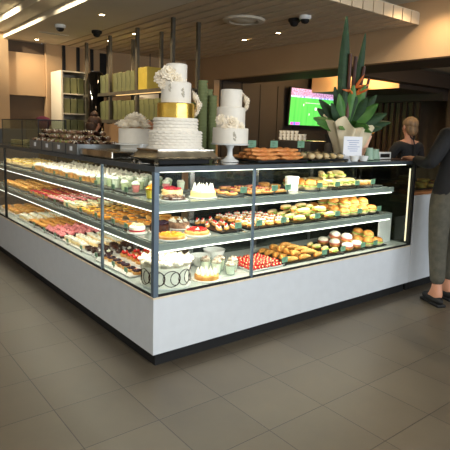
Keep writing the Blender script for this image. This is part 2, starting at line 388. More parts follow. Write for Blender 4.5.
# ------------------------------------------------------------------ food prototypes (root mesh = body, child = topping)
PROTO = {}
def proto(kind, name, m, fn, kids=()):
    bm = bmesh.new(); fn(bm); o = link(name, bm, m)
    for kn, km, kf in kids:
        b2 = bmesh.new(); kf(b2); link(kn, b2, km, o)
    PROTO[kind] = [o, False]
def shell(bm, r=.036, h=.022):
    lathe(bm, [(0, 0), (r*.8, 0), (r, h), (r*.93, h*1.02), (r*.88, h*.7), (0, h*.7)], 18, wob=.025, freq=9)
def heap(bm, r, z, n, s, m=.6):
    for i in range(n):
        a = i*2.4; q = r*math.sqrt((i+.5)/n)*.85
        blob(bm, (q*math.cos(a), q*math.sin(a), z+R(0, s*m)), (s, s, s*.85), 1, .15)
proto('strawberry_tart', 'strawberry_tart', PASTRY, shell, [('strawberries', RED, lambda bm: [blob(bm, (.014*math.cos(a), .014*math.sin(a), .03), (.014, .012, .013), 2, .1) for a in (0, 2.1, 4.2)]), ('cream', CREAM, lambda bm: swirl(bm, (0, 0, .028), .012, .02, 1.5, 14))])
proto('berry_tart', 'berry_tart', PASTRY, shell, [('berries', BERRY, lambda bm: heap(bm, .032, .024, 12, .010))])
proto('raspberry_tart', 'raspberry_tart', PASTRY, shell, [('raspberries', RASP, lambda bm: heap(bm, .032, .024, 10, .011))])
proto('lemon_tart', 'lemon_tart', PASTRY, shell, [('curd', YEL, lambda bm: lathe(bm, [(0, .024), (.022, .023), (.032, .017)], 18)), ('chocolate_dot', CHOC, lambda bm: blob(bm, (0, 0, .027), (.009, .009, .005), 1))])
proto('caramel_tart', 'caramel_tart', CRUST, shell, [('filling', ORNG, lambda bm: lathe(bm, [(0, .024), (.022, .023), (.032, .017)], 18)), ('nuts', NUT, lambda bm: heap(bm, .018, .026, 5, .006))])
proto('choc_tart', 'chocolate_tart', CHOC, shell, [('cream_dot', CREAM, lambda bm: swirl(bm, (0, 0, .018), .02, .022, 1.6, 14))])
proto('dark_tart', 'chocolate_tart', CHOC, shell, [('glaze', CHOC, lambda bm: blob(bm, (0, 0, .018), (.03, .03, .018), 2, .2)), ('sugar_pearl', CREAM, lambda bm: blob(bm, (0, 0, .037), .005, 1))])
proto('cupcake', 'cupcake', PASTRY, lambda bm: lathe(bm, [(0, 0), (.024, 0), (.033, .04), (0, .042)], 20, wob=.03, freq=14), [('frosting', CREAM, lambda bm: swirl(bm, (0, 0, .038), .036, .045))])
proto('pink_cone', 'pink_cream_tart', CHOC, lambda bm: lathe(bm, [(0, 0), (.03, 0), (.033, .018), (0, .02)], 18), [('pink_cream', PINK, lambda bm: swirl(bm, (0, 0, .016), .034, .05))])
def slice_(bm, h=.035): box(bm, (0, 0, h/2), (.075, .05, h), .004)
proto('yellow_slice', 'lemon_slice', BREAD, slice_, [('icing', YEL, lambda bm: box(bm, (0, 0, .038), (.074, .049, .008), .003)), ('cream_dollop', CREAM, lambda bm: swirl(bm, (0, 0, .04), .012, .014, 1.5, 12))])
proto('caramel_slice', 'caramel_slice', CHOC, lambda bm: slice_(bm, .02), [('caramel', CREMB, lambda bm: box(bm, (0, 0, .03), (.074, .049, .02), .003))])
proto('white_slice', 'white_iced_slice', BREAD, lambda bm: slice_(bm, .028), [('icing', CREAM, lambda bm: box(bm, (0, 0, .036), (.075, .05, .016), .004)), ('green_garnish', GREENF, lambda bm: blob(bm, (0, 0, .046), (.008, .005, .004), 1, .3))])
proto('choc_slice', 'chocolate_slice', CHOC, lambda bm: slice_(bm, .035), [('chocolate_shards', CHOC, lambda bm: heap(bm, .025, .036, 8, .008))])
proto('pink_slice', 'pink_iced_slice', CHOC, lambda bm: slice_(bm, .022), [('icing', PINK, lambda bm: box(bm, (0, 0, .03), (.074, .049, .016), .004)), ('cream_dot', CREAM, lambda bm: swirl(bm, (0, 0, .036), .012, .014, 1.5, 12))])
proto('green_slice', 'pistachio_slice', BREAD, lambda bm: slice_(bm, .026), [('icing', PALEG, lambda bm: box(bm, (0, 0, .034), (.075, .05, .016), .004)), ('berry', RED, lambda bm: blob(bm, (0, 0, .045), .006, 1))])
def cupd(bm): lathe(bm, [(0, 0), (.022, 0), (.024, .004), (.033, .075), (.0345, .075), (.025, .001)], 20)
def cuplayers(cm, tm):
    return [('layers', cm, lambda bm: lathe(bm, [(0, .004), (.021, .004), (.029, .055), (0, .057)], 18)), ('topping', tm, lambda bm: (lathe(bm, [(0, .058), (.0295, .0575), (.031, .066), (.02, .076), (0, .08)], 18, wob=.05, freq=5), heap(bm, .02, .074, 5, .009)))]
proto('cream_cup', 'dessert_cup', CUP, cupd, cuplayers(CREAM, CREAM))
proto('green_cup', 'dessert_cup', CUP, cupd, cuplayers(PALEG, CREAM))
proto('pink_cup', 'dessert_cup', CUP, cupd, cuplayers(PINK, CREAM))
proto('mousse_cup', 'mousse_cup', CUP, cupd, cuplayers(CREAM, mat('cocoa_dust', (150, 118, 96), .8, rgb2=(228, 214, 200), scale=60)))
proto('orange_cup', 'dessert_cup', CUP, cupd, cuplayers(YEL, ORNG))
def crois(bm, L=.075, r=.024):
    pts = []; rad = []
    for i in range(17):
        t = i/16*2-1; a = t*1.15
        pts.append((L*math.sin(a), -L*.55*(1-math.cos(a))*1.2, r*.8)); rad.append(r*(1-.72*abs(t)**1.6)*(1.0 if i % 2 else .86))
    tube(bm, pts, rad, 10)
proto('croissant', 'croissant', CRUST, crois)
def bap(bm): lathe(bm, [(0, 0), (.04, 0), (.05, .012), (.05, .022), (0, .024)], 22, wob=.02, freq=3)
proto('filled_roll', 'filled_roll', BREAD, bap, [('filling', GREENF, lambda bm: lathe(bm, [(0, .022), (.053, .022), (.056, .028), (.052, .034), (0, .034)], 24, wob=.07, freq=7)), ('ham', HAM, lambda bm: lathe(bm, [(0, .03), (.05, .031), (.05, .036), (0, .037)], 24, wob=.05, freq=5)), ('bread_top', CRUST, lambda bm: lathe(bm, [(.04, .034), (.052, .042), (.046, .058), (.028, .07), (0, .075)], 24, wob=.02, freq=3))])
proto('sugar_bun', 'iced_bun', CRUST, bap, [('filling', HAM, lambda bm: lathe(bm, [(0, .022), (.052, .024), (.052, .034), (0, .034)], 24, wob=.05, freq=7)), ('iced_top', CREAM, lambda bm: lathe(bm, [(.04, .032), (.051, .04), (.045, .056), (.028, .067), (0, .072)], 24, wob=.03, freq=3))])
def baton(bm, L=.085): blob(bm, (0, 0, .022), (L, .03, .022), 3, .12)
proto('golden_roll', 'long_bread_roll', CRUST, baton, [('filling', GREENF, lambda bm: blob(bm, (0, -.012, .026), (.074, .024, .012), 3, .3, sc=6)), ('bread_top', BREAD, lambda bm: blob(bm, (0, .004, .04), (.08, .027, .018), 3, .15))])
proto('salad_roll', 'salad_roll', BREAD, baton, [('lettuce', GREENF, lambda bm: blob(bm, (0, -.006, .034), (.08, .034, .016), 3, .5, sc=7)), ('egg_filling', YEL, lambda bm: heap(bm, .03, .04, 6, .011)), ('bread_top', BREAD, lambda bm: blob(bm, (0, .012, .05), (.078, .024, .018), 3, .15))])
proto('eclair', 'topped_eclair', PASTRY, lambda bm: blob(bm, (0, 0, .014), (.06, .02, .014), 3, .08), [('cream', CREAM, lambda bm: [swirl(bm, (x, 0, .02), .014, .018, 1.4, 10) for x in (-.036, -.012, .012, .036)]), ('fruit', RED, lambda bm: [blob(bm, (x, .004, .037), .009, 1, .1) for x in (-.024, .012)])])
proto('danish', 'fruit_danish', PASTRY, lambda bm: lathe(bm, [(0, 0), (.036, 0), (.042, .01), (.036, .02), (.028, .016), (0, .014)], 20, wob=.06, freq=4), [('fruit_filling', RASP, lambda bm: blob(bm, (0, 0, .016), (.024, .024, .009), 2, .3)), ('glaze_swirl', CHOC, lambda bm: tube(bm, [(-.025, -.01, .021), (0, .01, .027), (.025, -.01, .021)], .003, 6))])
proto('pizza_slice', 'savoury_slice', PASTRY, lambda bm: box(bm, (0, 0, .009), (.1, .05, .018), .005), [('salami', HAM, lambda bm: [lathe(bm, [(0, .021), (.014, .021), (.015, .018)], 14, (x, 0, 0)) for x in (-.03, 0, .03)]), ('olive_bits', BERRY, lambda bm: [blob(bm, (x, .012, .023), .005, 1) for x in (-.04, -.01, .02)])])
proto('cream_bun', 'cream_topped_bun', CRUST, lambda bm: blob(bm, (0, 0, .018), (.036, .03, .018), 2, .1), [('cream', CREAM, lambda bm: heap(bm, .026, .034, 7, .010)), ('fruit', RED, lambda bm: [blob(bm, (.008, 0, .048), .007, 1), blob(bm, (-.015, .006, .044), .006, 1)])])
proto('meringue', 'meringue', CREAM, lambda bm: swirl(bm, (0, 0, .0), .045, .06))
proto('cookie', 'round_cookie', BREAD, lambda bm: lathe(bm, [(0, 0), (.035, 0), (.038, .007), (.03, .014), (0, .017)], 20, wob=.04, freq=5))
proto('pie', 'small_round_pie', CRUST, lambda bm: lathe(bm, [(0, 0), (.04, 0), (.05, .03), (.046, .036), (.03, .04), (0, .043)], 22, wob=.02, freq=12))
proto('nut_piece', 'nut_cluster', NUT, lambda bm: blob(bm, (0, 0, .018), (.036, .022, .016), 2, .6, sc=2.5), [('pale_nuts', CREAM, lambda bm: [blob(bm, (.014*math.cos(a), .012*math.sin(a), .031), .007, 1) for a in (.3, 2.6, 4.6)])])
proto('nut_green', 'nut_cluster', NUTG, lambda bm: blob(bm, (0, 0, .018), (.034, .022, .016), 2, .6, sc=2.5), [('pistachios', GREENF, lambda bm: [blob(bm, (.014*math.cos(a), .012*math.sin(a), .031), .007, 1) for a in (.3, 2.6, 4.6)])])
proto('choc_piece', 'chocolate_cluster', CHOC, lambda bm: blob(bm, (0, 0, .018), (.034, .022, .016), 2, .6, sc=2.5), [('pale_nuts', BREAD, lambda bm: [blob(bm, (.01, 0, .032), .007, 1), blob(bm, (-.014, .004, .03), .006, 1)])])
proto('strawberry', 'cut_strawberry', RED, lambda bm: blob(bm, (0, 0, .014), (.017, .014, .014), 2, .12), [('pale_core', BREAD, lambda bm: blob(bm, (0, -.006, .018), (.009, .009, .009), 1))])
proto('pack', 'wrapped_roll_pack', BREAD, lambda bm: blob(bm, (0, 0, .026), (.034, .028, .024), 2, .15), [('film', FILM, lambda bm: blob(bm, (0, 0, .03), (.042, .036, .031), 2, .35, sc=3))])
proto('bread_stick', 'twisted_bread_stick', mat('orange_bake', (196, 112, 52), .5, rgb2=(228, 158, 92), scale=25, bump=.5), lambda bm: tube(bm, [(x, .008*math.sin(x*40), .018+.003*math.cos(x*60)) for x in [(-.12+.24*i/20) for i in range(21)]], [.006+.014*math.sin(PI*min(1, max(.05, i/20)))*(1 if i % 2 else .85)+.002 for i in range(21)], 9))

ORD = ['first', 'second', 'third', 'fourth', 'fifth', 'sixth', 'seventh', 'eighth', 'ninth', 'tenth', 'eleventh', 'twelfth', 'thirteenth', 'fourteenth', 'fifteenth', 'sixteenth', 'seventeenth', 'eighteenth', 'nineteenth', 'twentieth', 'twenty-first', 'twenty-second', 'twenty-third', 'twenty-fourth']
def put(kind, loc, rz, label, cat, group, s=1, tilt=0):
    p = PROTO[kind]
    if not p[1]: p[1] = True; o = p[0]
    else: o = dup(p[0])
    o.location = loc; o.rotation_euler = (tilt, R(-.5, .5)*tilt, rz); o.scale = (s, s, s*R(.92, 1.08))
    return tag(o, label, cat, group)
def tray(wing, a0, a1, d0, d1, z, label, m=TRAYG, h=.008):
    def g(bm):
        w_, d_ = a1-a0, d1-d0
        if wing == 'L': w_, d_ = d_, w_
        box(bm, (0, 0, h/2-.0), (w_, d_, h*.5), .001)
        for sx, sy, bw, bd in ((0, 1, w_, .006), (0, -1, w_, .006), (1, 0, .006, d_-.012), (-1, 0, .006, d_-.012)):
            box(bm, (sx*(w_/2-.003), sy*(d_/2-.003), h/2+.002), (bw, bd, h), 0)
    bm = bmesh.new(); g(bm); o = link('serving_tray', bm, m, None, False)
    c = ((a0+a1)/2, (d0+d1)/2)
    o.location = (c[0], c[1], z+.002) if wing == 'R' else (c[1], c[0], z+.002)
    return tag(o, label, 'tray', 'serving trays')
LEVN = {DK: 'bottom deck', S1: 'middle shelf', S2: 'upper shelf', TP: 'counter top'}
def fill(wing, z, a0, a1, d0, d1, kinds, desc, cat, sp=(.085, .095), s=1, rz=0, jit=.006, traylab=None, tm=TRAYG, stack=0, rzj=.3, dz=.01):
    """rows of the same food on one tray; a runs along the wing, d away from the glass"""
    wn = {'L': 'left wing', 'R': 'right wing'}[wing]
    if traylab: tray(wing, a0, a1, d0, d1, z, traylab, tm)
    na = max(1, int((a1-a0-.01)/sp[0])); nd = max(1, int((d1-d0-.01)/sp[1]))
    base = z+(dz if traylab else .002)
    if isinstance(kinds, str): kinds = [kinds]
    for j in range(nd):
        for i in range(na):
            a = a0+(a1-a0)*(i+.5)/na+R(-jit, jit); d = d0+(d1-d0)*(j+.5)/nd+R(-jit, jit)
            loc = (a, d, base) if wing == 'R' else (d, a, base)
            put(kinds[(i+j) % len(kinds)], loc, rz+R(-rzj, rzj)+(PI/2 if wing == 'L' else 0),
                f"{desc}, {ORD[i]} from corner post, {ORD[j]} row from glass", cat, f"{desc} on {wn} {LEVN.get(z, 'tray')}", s)
    if stack:
        for j in range(max(1, nd-1)):
            for i in range(max(1, na-1)):
                a = a0+(a1-a0)*(i+1)/na+R(-jit, jit); d = d0+(d1-d0)*(j+1 if nd > 1 else .5)/nd+R(-jit, jit)
                loc = (a, d, base+stack) if wing == 'R' else (d, a, base+stack)
                put(kinds[(i+j) % len(kinds)], loc, rz+R(-rzj, rzj)*2, f"{desc}, upper layer, {ORD[i]} from corner post, {ORD[j]} row", cat, f"{desc} on {wn} {LEVN.get(z, 'tray')}", s, tilt=.15)

# price tags
def price_tag(loc, rz, label, s=1, hh=0):
    t = empty('price_tag', loc, label, 'price tag', 'mint green price tags', rz)
    part('card', t, CARDG, lambda bm: box(bm, (0, 0, .05*s+hh), (.062*s, .003, .042*s), .0008), False)
    part('holder', t, STEEL, lambda bm: (box(bm, (0, .004, (.03*s+hh)/2), (.012, .003, .03*s+hh)), box(bm, (0, .004, .002), (.03, .02, .003))), False)
    part('handwriting', t, INKD, lambda bm: [box(bm, ((-.008+.004*(k % 2))*s, -.0018, (.062-.009*k)*s+hh), (.034*s-.008*k*s, .0006, .0022*s)) for k in range(3)], False)
    return t

# --- LEFT WING, upper shelf
z = S2
fill('L', z, .47, .61, .10, .6, ['pink_cup', 'cream_cup'], 'pink layered dessert cup on upper shelf', 'dessert', (.075, .1), traylab='grey tray under the pink dessert cups, upper shelf of left wing')
fill('L', z, .63, .78, .10, .6, 'green_cup', 'pale green dessert cup on upper shelf', 'dessert', (.08, .1), traylab='grey tray under pale green dessert cups beside the mullion')
fill('L', z, .82, 1.18, .10, .6, ['cream_cup', 'green_cup'], 'cream-topped dessert cup beyond the mullion', 'dessert', (.08, .1), traylab='grey tray under cream-topped dessert cups beyond the mullion, upper shelf')
fill('L', z, 1.22, 2.0, .10, .6, 'cupcake', 'white frosted cupcake on upper shelf', 'cupcake', (.085, .1), traylab='tray of white frosted cupcakes on upper shelf')
fill('L', z, 2.04, 2.7, .10, .6, 'cupcake', 'far-tray white frosted cupcake on upper shelf', 'cupcake', (.085, .1), traylab='farther tray of white frosted cupcakes on upper shelf')
fill('L', z, 2.9, 3.9, .12, .55, 'yellow_slice', 'small yellow iced slice on upper shelf', 'cake slice', (.1, .1), traylab='tray of yellow slices at far left of upper shelf')
# middle shelf
z = S1
fill('L', z, .56, .86, .08, .36, 'caramel_tart', 'orange glazed tart on middle shelf', 'tart', (.082, .09), traylab='tray of orange glazed tarts on the middle shelf near mullion')
fill('L', z, .56, .86, .38, .62, 'pie', 'small golden pie at back of middle shelf', 'pie', (.11, .11))
fill('L', z, .90, 1.18, .08, .6, 'caramel_tart', 'amber nut tart on middle shelf', 'tart', (.085, .095), traylab='tray of amber nut tarts on middle shelf')
fill('L', z, 1.2, 1.5, .08, .6, 'lemon_tart', 'yellow tart with dark dot on middle shelf', 'tart', (.08, .09), traylab='tray of yellow dotted tarts on middle shelf')
fill('L', z, 1.53, 1.8, .08, .6, 'green_slice', 'pale green iced slice on middle shelf', 'cake slice', (.07, .09), traylab='tray of pale green slices on the middle shelf')
fill('L', z, 1.83, 2.2, .08, .6, 'pink_slice', 'pink iced slice on middle shelf', 'cake slice', (.07, .09), traylab='tray of pink iced slices on the middle shelf')
fill('L', z, 2.24, 2.76, .08, .6, 'raspberry_tart', 'red berry tart on middle shelf', 'tart', (.085, .09), traylab='tray of red berry tarts on the middle shelf')
fill('L', z, 2.9, 3.8, .1, .6, 'pie', 'small brown pie far along middle shelf', 'pie', (.11, .11), traylab='tray of brown pies at the far left middle shelf')
# deck
z = DK
fill('L', z, .42, 1.0, .05, .22, 'berry_tart', 'dark berry tart on bottom deck', 'tart', (.08, .08), traylab='tray of dark berry tarts beside the big cake', tm=CERAM)
fill('L', z, .48, 1.0, .24, .62, 'strawberry_tart', 'strawberry and cream tart on bottom deck', 'tart', (.078, .085), s=1.08, traylab='tray of strawberry tarts behind the dark berry tarts', tm=CERAM)
fill('L', z, 1.02, 1.14, .08, .62, ['dark_tart', 'choc_tart'], 'dark chocolate tart on bottom deck', 'tart', (.085, .085), traylab='tray of dark chocolate tarts on deck', tm=CERAM)
fill('L', z, 1.16, 1.33, .08, .62, 'choc_slice', 'chocolate slice on bottom deck', 'cake slice', (.075, .095), traylab='tray of chocolate slices on deck', tm=CERAM)
fill('L', z, 1.36, 1.78, .08, .6, 'white_slice', 'white iced slice on bottom deck', 'cake slice', (.065, .09), traylab='tray of white iced slices on deck', tm=CERAM)
fill('L', z, 1.82, 2.26, .08, .6, 'pink_cone', 'pink piped cream tart on bottom deck', 'tart', (.07, .075), traylab='tray of pink piped tarts on deck', tm=CERAM)
fill('L', z, 2.30, 2.74, .08, .6, 'caramel_slice', 'caramel slice on bottom deck', 'cake slice', (.06, .085), traylab='tray of caramel slices on deck', tm=CERAM)
fill('L', z, 2.78, 3.12, .08, .6, 'white_slice', 'far white iced slice beyond the caramel slices', 'cake slice', (.068, .09), traylab='white tray of iced slices beyond the caramel slices', tm=CERAM)
fill('L', z, 3.3, 3.9, .1, .6, 'pie', 'golden pie at far end of bottom deck', 'pie', (.115, .115), traylab='tray of golden pies at far end of deck', tm=CERAM)

# --- RIGHT WING upper shelf
z = S2
fill('R', z, .62, .78, .08, .5, 'danish', 'dark red danish left of the front mullion', 'pastry', (.08, .09), traylab='tray of danishes left of the front mullion')
fill('R', z, .84, 1.22, .08, .5, ['pizza_slice', 'danish'], 'salami topped slice on upper shelf', 'pastry', (.11, .08), traylab='tray of salami slices on upper shelf', tm=TRAY)
fill('R', z, 1.46, 1.72, .08, .45, 'filled_roll', 'pale filled roll beside the white tub', 'bread roll', (.11, .115), traylab='tray of pale rolls beside the white tub')
fill('R', z, 1.74, 2.16, .08, .55, 'salad_roll', 'lettuce-filled salad roll on upper shelf', 'sandwich', (.095, .155), rz=1.4, s=.98, stack=.06, traylab='tray heaped with lettuce-filled salad rolls', tm=TRAY)
fill('R', z, 2.18, 2.42, .08, .5, 'golden_roll', 'brown long roll right of salad rolls', 'bread roll', (.08, .14), rz=1.4, s=.8, traylab='tray of brown long rolls on the upper shelf')
# middle shelf
z = S1
fill('R', z, .58, .78, .08, .5, 'eclair', 'eclair with strawberries on middle shelf', 'eclair', (.06, .13), rz=1.1, traylab='tray of topped eclairs on middle shelf', tm=TRAY)
fill('R', z, .84, 1.28, .08, .55, 'cream_bun', 'cream topped bun with fruit on middle shelf', 'bun', (.075, .075), traylab='tray of cream topped buns on middle shelf', tm=TRAY)
fill('R', z, 1.32, 1.86, .08, .5, 'golden_roll', 'golden filled roll on middle shelf', 'bread roll', (.14, .09), rz=.3, s=.85, stack=.05, traylab='tray of golden filled rolls on middle shelf', tm=TRAY)
fill('R', z, 1.9, 2.42, .08, .55, 'filled_roll', 'round filled roll at right of middle shelf', 'sandwich', (.11, .11), stack=.06, traylab='tray of round filled rolls on middle shelf', tm=TRAY)
# deck
z = DK
fill('R', z, .86, 1.18, .07, .36, 'strawberry', 'cut strawberry on white deck tray', 'strawberry', (.034, .032), stack=.02, traylab='white tray heaped with cut strawberries', tm=CERAM)
fill('R', z, 1.22, 1.7, .08, .5, 'croissant', 'golden croissant on bottom deck', 'croissant', (.13, .08), rz=.3, stack=.035, traylab='tray of golden croissants on deck', tm=TRAY)
fill('R', z, 1.72, 1.96, .08, .45, 'golden_roll', 'brown filled roll beside the croissants', 'bread roll', (.12, .09), rz=.3, s=.75, traylab='tray of brown filled rolls on deck', tm=TRAY)
fill('R', z, 1.98, 2.26, .08, .5, 'sugar_bun', 'iced bun with pink filling on deck', 'bun', (.11, .115), stack=.055, traylab='tray of iced buns on deck', tm=TRAY)
fill('R', z, 2.28, 2.55, .08, .45, 'filled_roll', 'round filled roll at right of bottom deck', 'sandwich', (.11, .115), stack=.055, traylab='tray of round filled rolls on deck', tm=TRAY)

# special cakes inside the case
def round_cake(name, loc, r, h, m, label, kids, board=.0, cat='cake'):
    t = empty(name, loc, label, cat)
    if board: part('cake_board', t, CERAM, lambda bm: lathe(bm, [(0, 0), (board, 0), (board, .006), (0, .007)], 32))
    z0 = .007 if board else 0
    part('cake_body', t, m, lambda bm: lathe(bm, [(0, z0), (r, z0), (r, h-.008), (r-.008, h), (0, h)], 36))
    for kn, km, kf in kids: part(kn, t, km, kf)
    return t
def rings(bm, r, h, n=10):
    for k in range(n):
        a = 2*PI*k/n
        for q, (rw, rh) in enumerate(((.056, h*.42), (.034, h*.34))):
            pts = []
            for i in range(17):
                b = 2*PI*i/16; aa = a+q*.16+rw*math.cos(b)/r
                pts.append(((r+.002)*math.cos(aa), (r+.002)*math.sin(aa), .01+h*.47+rh*math.sin(b)))
            tube(bm, pts, .0026, 6)
def rosettes(bm, r, z, n, s):
    for k in range(n):
        a = 2*PI*k/n; x, y = r*math.cos(a), r*math.sin(a)
        for j in range(6):
            b = 2*PI*j/6+k
            blob(bm, (x+s*.5*math.cos(b), y+s*.5*math.sin(b), z+R(0, s*.3)), (s*.5, s*.42, s*.28), 1, .25, Matrix.Rotation(b, 3, 'Z') @ Matrix.Rotation(-.7, 3, 'Y'))
        blob(bm, (x, y, z+s*.3), s*.25, 1, .1)
round_cake('celebration_cake', (.212, .205, DK+.001), .163, .135, CREAM, 'big white cake with dark piped loops behind the corner post', [
    ('piped_loops', CHOC, lambda bm: rings(bm, .163, .125)),
    ('cream_roses', PETAL, lambda bm: (rosettes(bm, .135, .148, 12, .06), rosettes(bm, .06, .165, 6, .06)))], .172)
round_cake('spiked_tart', (.492, .125, DK+.001), .085, .04, CRUST, 'round tart with white cream spikes beside the big white cake', [
    ('cream_spikes', CREAM, lambda bm: [lathe(bm, [(.012, .038), (.009, .055), (0, .08)], 8, (q*math.cos(a), q*math.sin(a), 0)) for q, n in ((.065, 12), (.035, 7), (0, 1)) for a in [2*PI*i/n for i in range(n)]])], .105, 'tart')
def bowl(loc, lab, r=.085):
    bm = bmesh.new(); lathe(bm, [(0, 0), (r*.5, 0), (r*.8, r*.4), (r, r*.95), (r*.96, r*.95), (r*.75, r*.42), (r*.4, .01), (0, .01)], 32)
    tag(link('bowl', bm, CERAM, None, True, loc), lab, 'bowl', 'white bowls on the deck')
bowl((.66, .44, DK+.001), 'deep white bowl on deck, left of the other bowl'); bowl((.85, .52, DK+.001), 'deep white bowl on deck, behind the mousse cups', .09)
for i, (x, y) in enumerate([(.635, .20), (.70, .12), (.71, .26), (.77, .18), (.60, .29)]):
    put('mousse_cup', (x, y, DK+.002), i, 'clear mousse cup with cocoa dust, '+['nearest the spiked tart', 'nearest the glass', 'middle one of the cluster', 'nearest the mullion', 'in front of the left bowl'][i], 'dessert cup', 'mousse cups on the deck', 1.25)
# middle corner
z = S1+.001
round_cake('apricot_flan', (.215, .15, z), .095, .028, CRUST, 'round yellow apricot flan at corner of middle shelf', [('apricot_top', ORNG, lambda bm: (lathe(bm, [(0, .03), (.085, .029), (.09, .026)], 30), [blob(bm, (.055*math.cos(a), .055*math.sin(a), .031), (.022, .014, .006), 2, .1, Matrix.Rotation(a, 3, 'Z')) for a in [2*PI*i/9 for i in range(9)]]))], .105, 'tart')
round_cake('blackberry_cake', (.265, .38, z), .07, .055, CHOC, 'dark cake heaped with blackberries behind the apricot flan', [('blackberries', BERRY, lambda bm: heap(bm, .064, .058, 30, .013))], .078)
round_cake('cream_gateau', (.11, .42, z), .055, .05, CREAM, 'small white cream gateau with almonds left of corner post', [('almonds', BREAD, lambda bm: heap(bm, .05, .054, 20, .008)), ('red_band', RASP, lambda bm: lathe(bm, [(.0555, .012), (.057, .018), (.0555, .024)], 30))], .07)
round_cake('strawberry_flan', (.435, .17, z), .085, .03, PASTRY, 'round red strawberry flan on the middle shelf', [('strawberries', RED, lambda bm: heap(bm, .078, .033, 34, .012, .3)), ('cream_tip', CREAM, lambda bm: [swirl(bm, (x, y, .035), .018, .025, 1.5, 12) for x, y in ((-.05, .04), (-.03, -.05))])], .095, 'tart')
round_cake('nut_gateau', (.45, .43, z), .08, .045, NUT, 'brown nut cake with cream tips behind the strawberry flan', [('cream_tips', CREAM, lambda bm: [swirl(bm, (.055*math.cos(a), .055*math.sin(a), .043), .018, .03, 1.5, 12) for a in [i*.9 for i in range(7)]])], .095)
# upper corner
z = S2+.001
round_cake('raspberry_cake', (.35, .36, z), .075, .045, BREAD, 'pale cake topped with raspberries on upper shelf', [('raspberries', RASP, lambda bm: heap(bm, .066, .048, 28, .012))], .09)
round_cake('chocolate_torte', (.24, .17, z), .08, .022, CHOC, 'flat dark chocolate torte at corner of upper shelf', [('chocolate_curls', NUT, lambda bm: heap(bm, .07, .024, 26, .008))], .1)
round_cake('meringue_cake', (.50, .2, z), .088, .045, mat('butter_sponge', (238, 222, 150), .5), 'pale yellow cake with white meringue spikes on upper shelf', [('meringue_spikes', CREAM, lambda bm: [lathe(bm, [(.016, .043), (.014, .06), (.004, R(.075, .1)), (0, .1)], 8, (q*math.cos(a), q*math.sin(a), 0)) for q, n in ((.062, 9), (.03, 5), (0, 1)) for a in [2*PI*i/n+R(-.2, .2) for i in range(n)]])], .1)
for i, (x, y) in enumerate([(.13, .28), (.2, .36)]):
    put('orange_cup', (x, y, z), 0, 'orange and yellow dessert cup near corner post, '+['nearer one', 'farther one'][i], 'dessert cup', 'orange dessert cups', 1.1)
t = empty('white_tub', (1.37, .2, z), 'tall white tub with a lid on the upper shelf', 'tub')
part('tub', t, CREAM, lambda bm: lathe(bm, [(0, 0), (.05, 0), (.055, .1), (0, .1)], 30)); part('lid', t, CERAM, lambda bm: lathe(bm, [(.057, .1), (.058, .112), (.05, .118), (0, .118)], 30))
fill('R', S2, 1.24, 1.44, .3, .55, 'pie', 'golden pie behind the white tub', 'pie', (.11, .12))
t = empty('white_divider', (2.675, .20, DK+.001), 'white upright panel at right end of the bottom deck', 'panel')
part('board', t, CERAM, lambda bm: box(bm, (0, 0, .11), (.2, .012, .24), .003), False); part('foot', t, STEEL, lambda bm: box(bm, (0, .03, .004), (.18, .06, .006)), False)

# price tags at the glass
TAGS = []
def tr(x, z, n): price_tag((x, .072, z+.001), 0, n)
tr(.76, S2, 'mint price tag before danishes on the upper shelf'); tr(1.06, S2, 'mint price tag before salami slices'); tr(1.2, S2, 'mint price tag left of the white tub'); tr(1.56, S2, 'mint price tag before pale rolls beside the tub')
tr(1.78, S2, 'mint price tag at left of the salad rolls'); tr(2.04, S2, 'mint price tag at right of the salad rolls'); tr(2.26, S2, 'mint price tag before the brown long rolls')
tr(.72, S1, 'mint price tag before eclairs on the middle shelf'); tr(.92, S1, 'mint price tag before cream buns, left one'); tr(1.17, S1, 'mint price tag before cream buns, right one'); tr(1.55, S1, 'mint price tag before golden rolls, left one'); tr(1.8, S1, 'mint price tag before golden rolls, right one'); tr(2.1, S1, 'mint price tag before round rolls on middle shelf'); tr(2.38, S1, 'mint price tag at right end of the middle shelf')
tr(1.2, DK, 'mint price tag between strawberries and croissants'); tr(1.66, DK, 'mint price tag at right of the croissants'); tr(1.9, DK, 'mint price tag before iced buns'); tr(2.18, DK, 'mint price tag between buns and round rolls'); tr(2.36, DK, 'mint price tag before round rolls on the deck')
for z, nm in ((S2, 'upper'), (S1, 'middle'), (DK, 'bottom')):
    for k, y in enumerate((.5, .7, 1.0, 1.3, 1.6, 1.9, 2.2, 2.5)):
        price_tag((.066, y, z+.001), -PI/2, f'small mint price tag on left wing {nm} level, {ORD[k]} from corner post', .8)

# ------------------------------------------------------------------ on the counter top
def flower(bm, c, r, n=4):
    c = Vector(c)
    for ring in range(n):
        k = 4+ring*2
        for j in range(k):
            b = 2*PI*j/k+ring*.5+R(-.15, .15); q = r*(.18+.22*ring); tl = -1.35+.38*ring+R(-.15, .15)
            M = Matrix.Rotation(b, 3, 'Z') @ Matrix.Rotation(tl, 3, 'Y')
            blob(bm, c+Vector((q*math.cos(b), q*math.sin(b), r*(.34-.13*ring))), (r*.40, r*.34, r*.10), 1, .35, M)
    blob(bm, c+Vector((0, 0, r*.25)), r*.22, 1, .1)
    blob(bm, c-Vector((0, 0, r*.1)), (r*.7, r*.7, r*.3), 1, .1)
def flower_dir(bm, c, r, d):
    tmp = bmesh.new(); flower(tmp, (0, 0, 0), r)
    q = Vector((0, 0, 1)).rotation_difference(Vector(d).normalized()).to_matrix().to_4x4()
    tmp.transform(Matrix.Translation(c) @ q)
    me = bpy.data.meshes.new('t'); tmp.to_mesh(me); tmp.free(); bm.from_mesh(me); bpy.data.meshes.remove(me)
def tier(t, r, z0, z1, m=SUGAR, n='tier'):
    part(n, t, m, lambda bm: lathe(bm, [(0, z0), (r, z0), (r, z1-.006), (r-.006, z1), (0, z1)], 48))
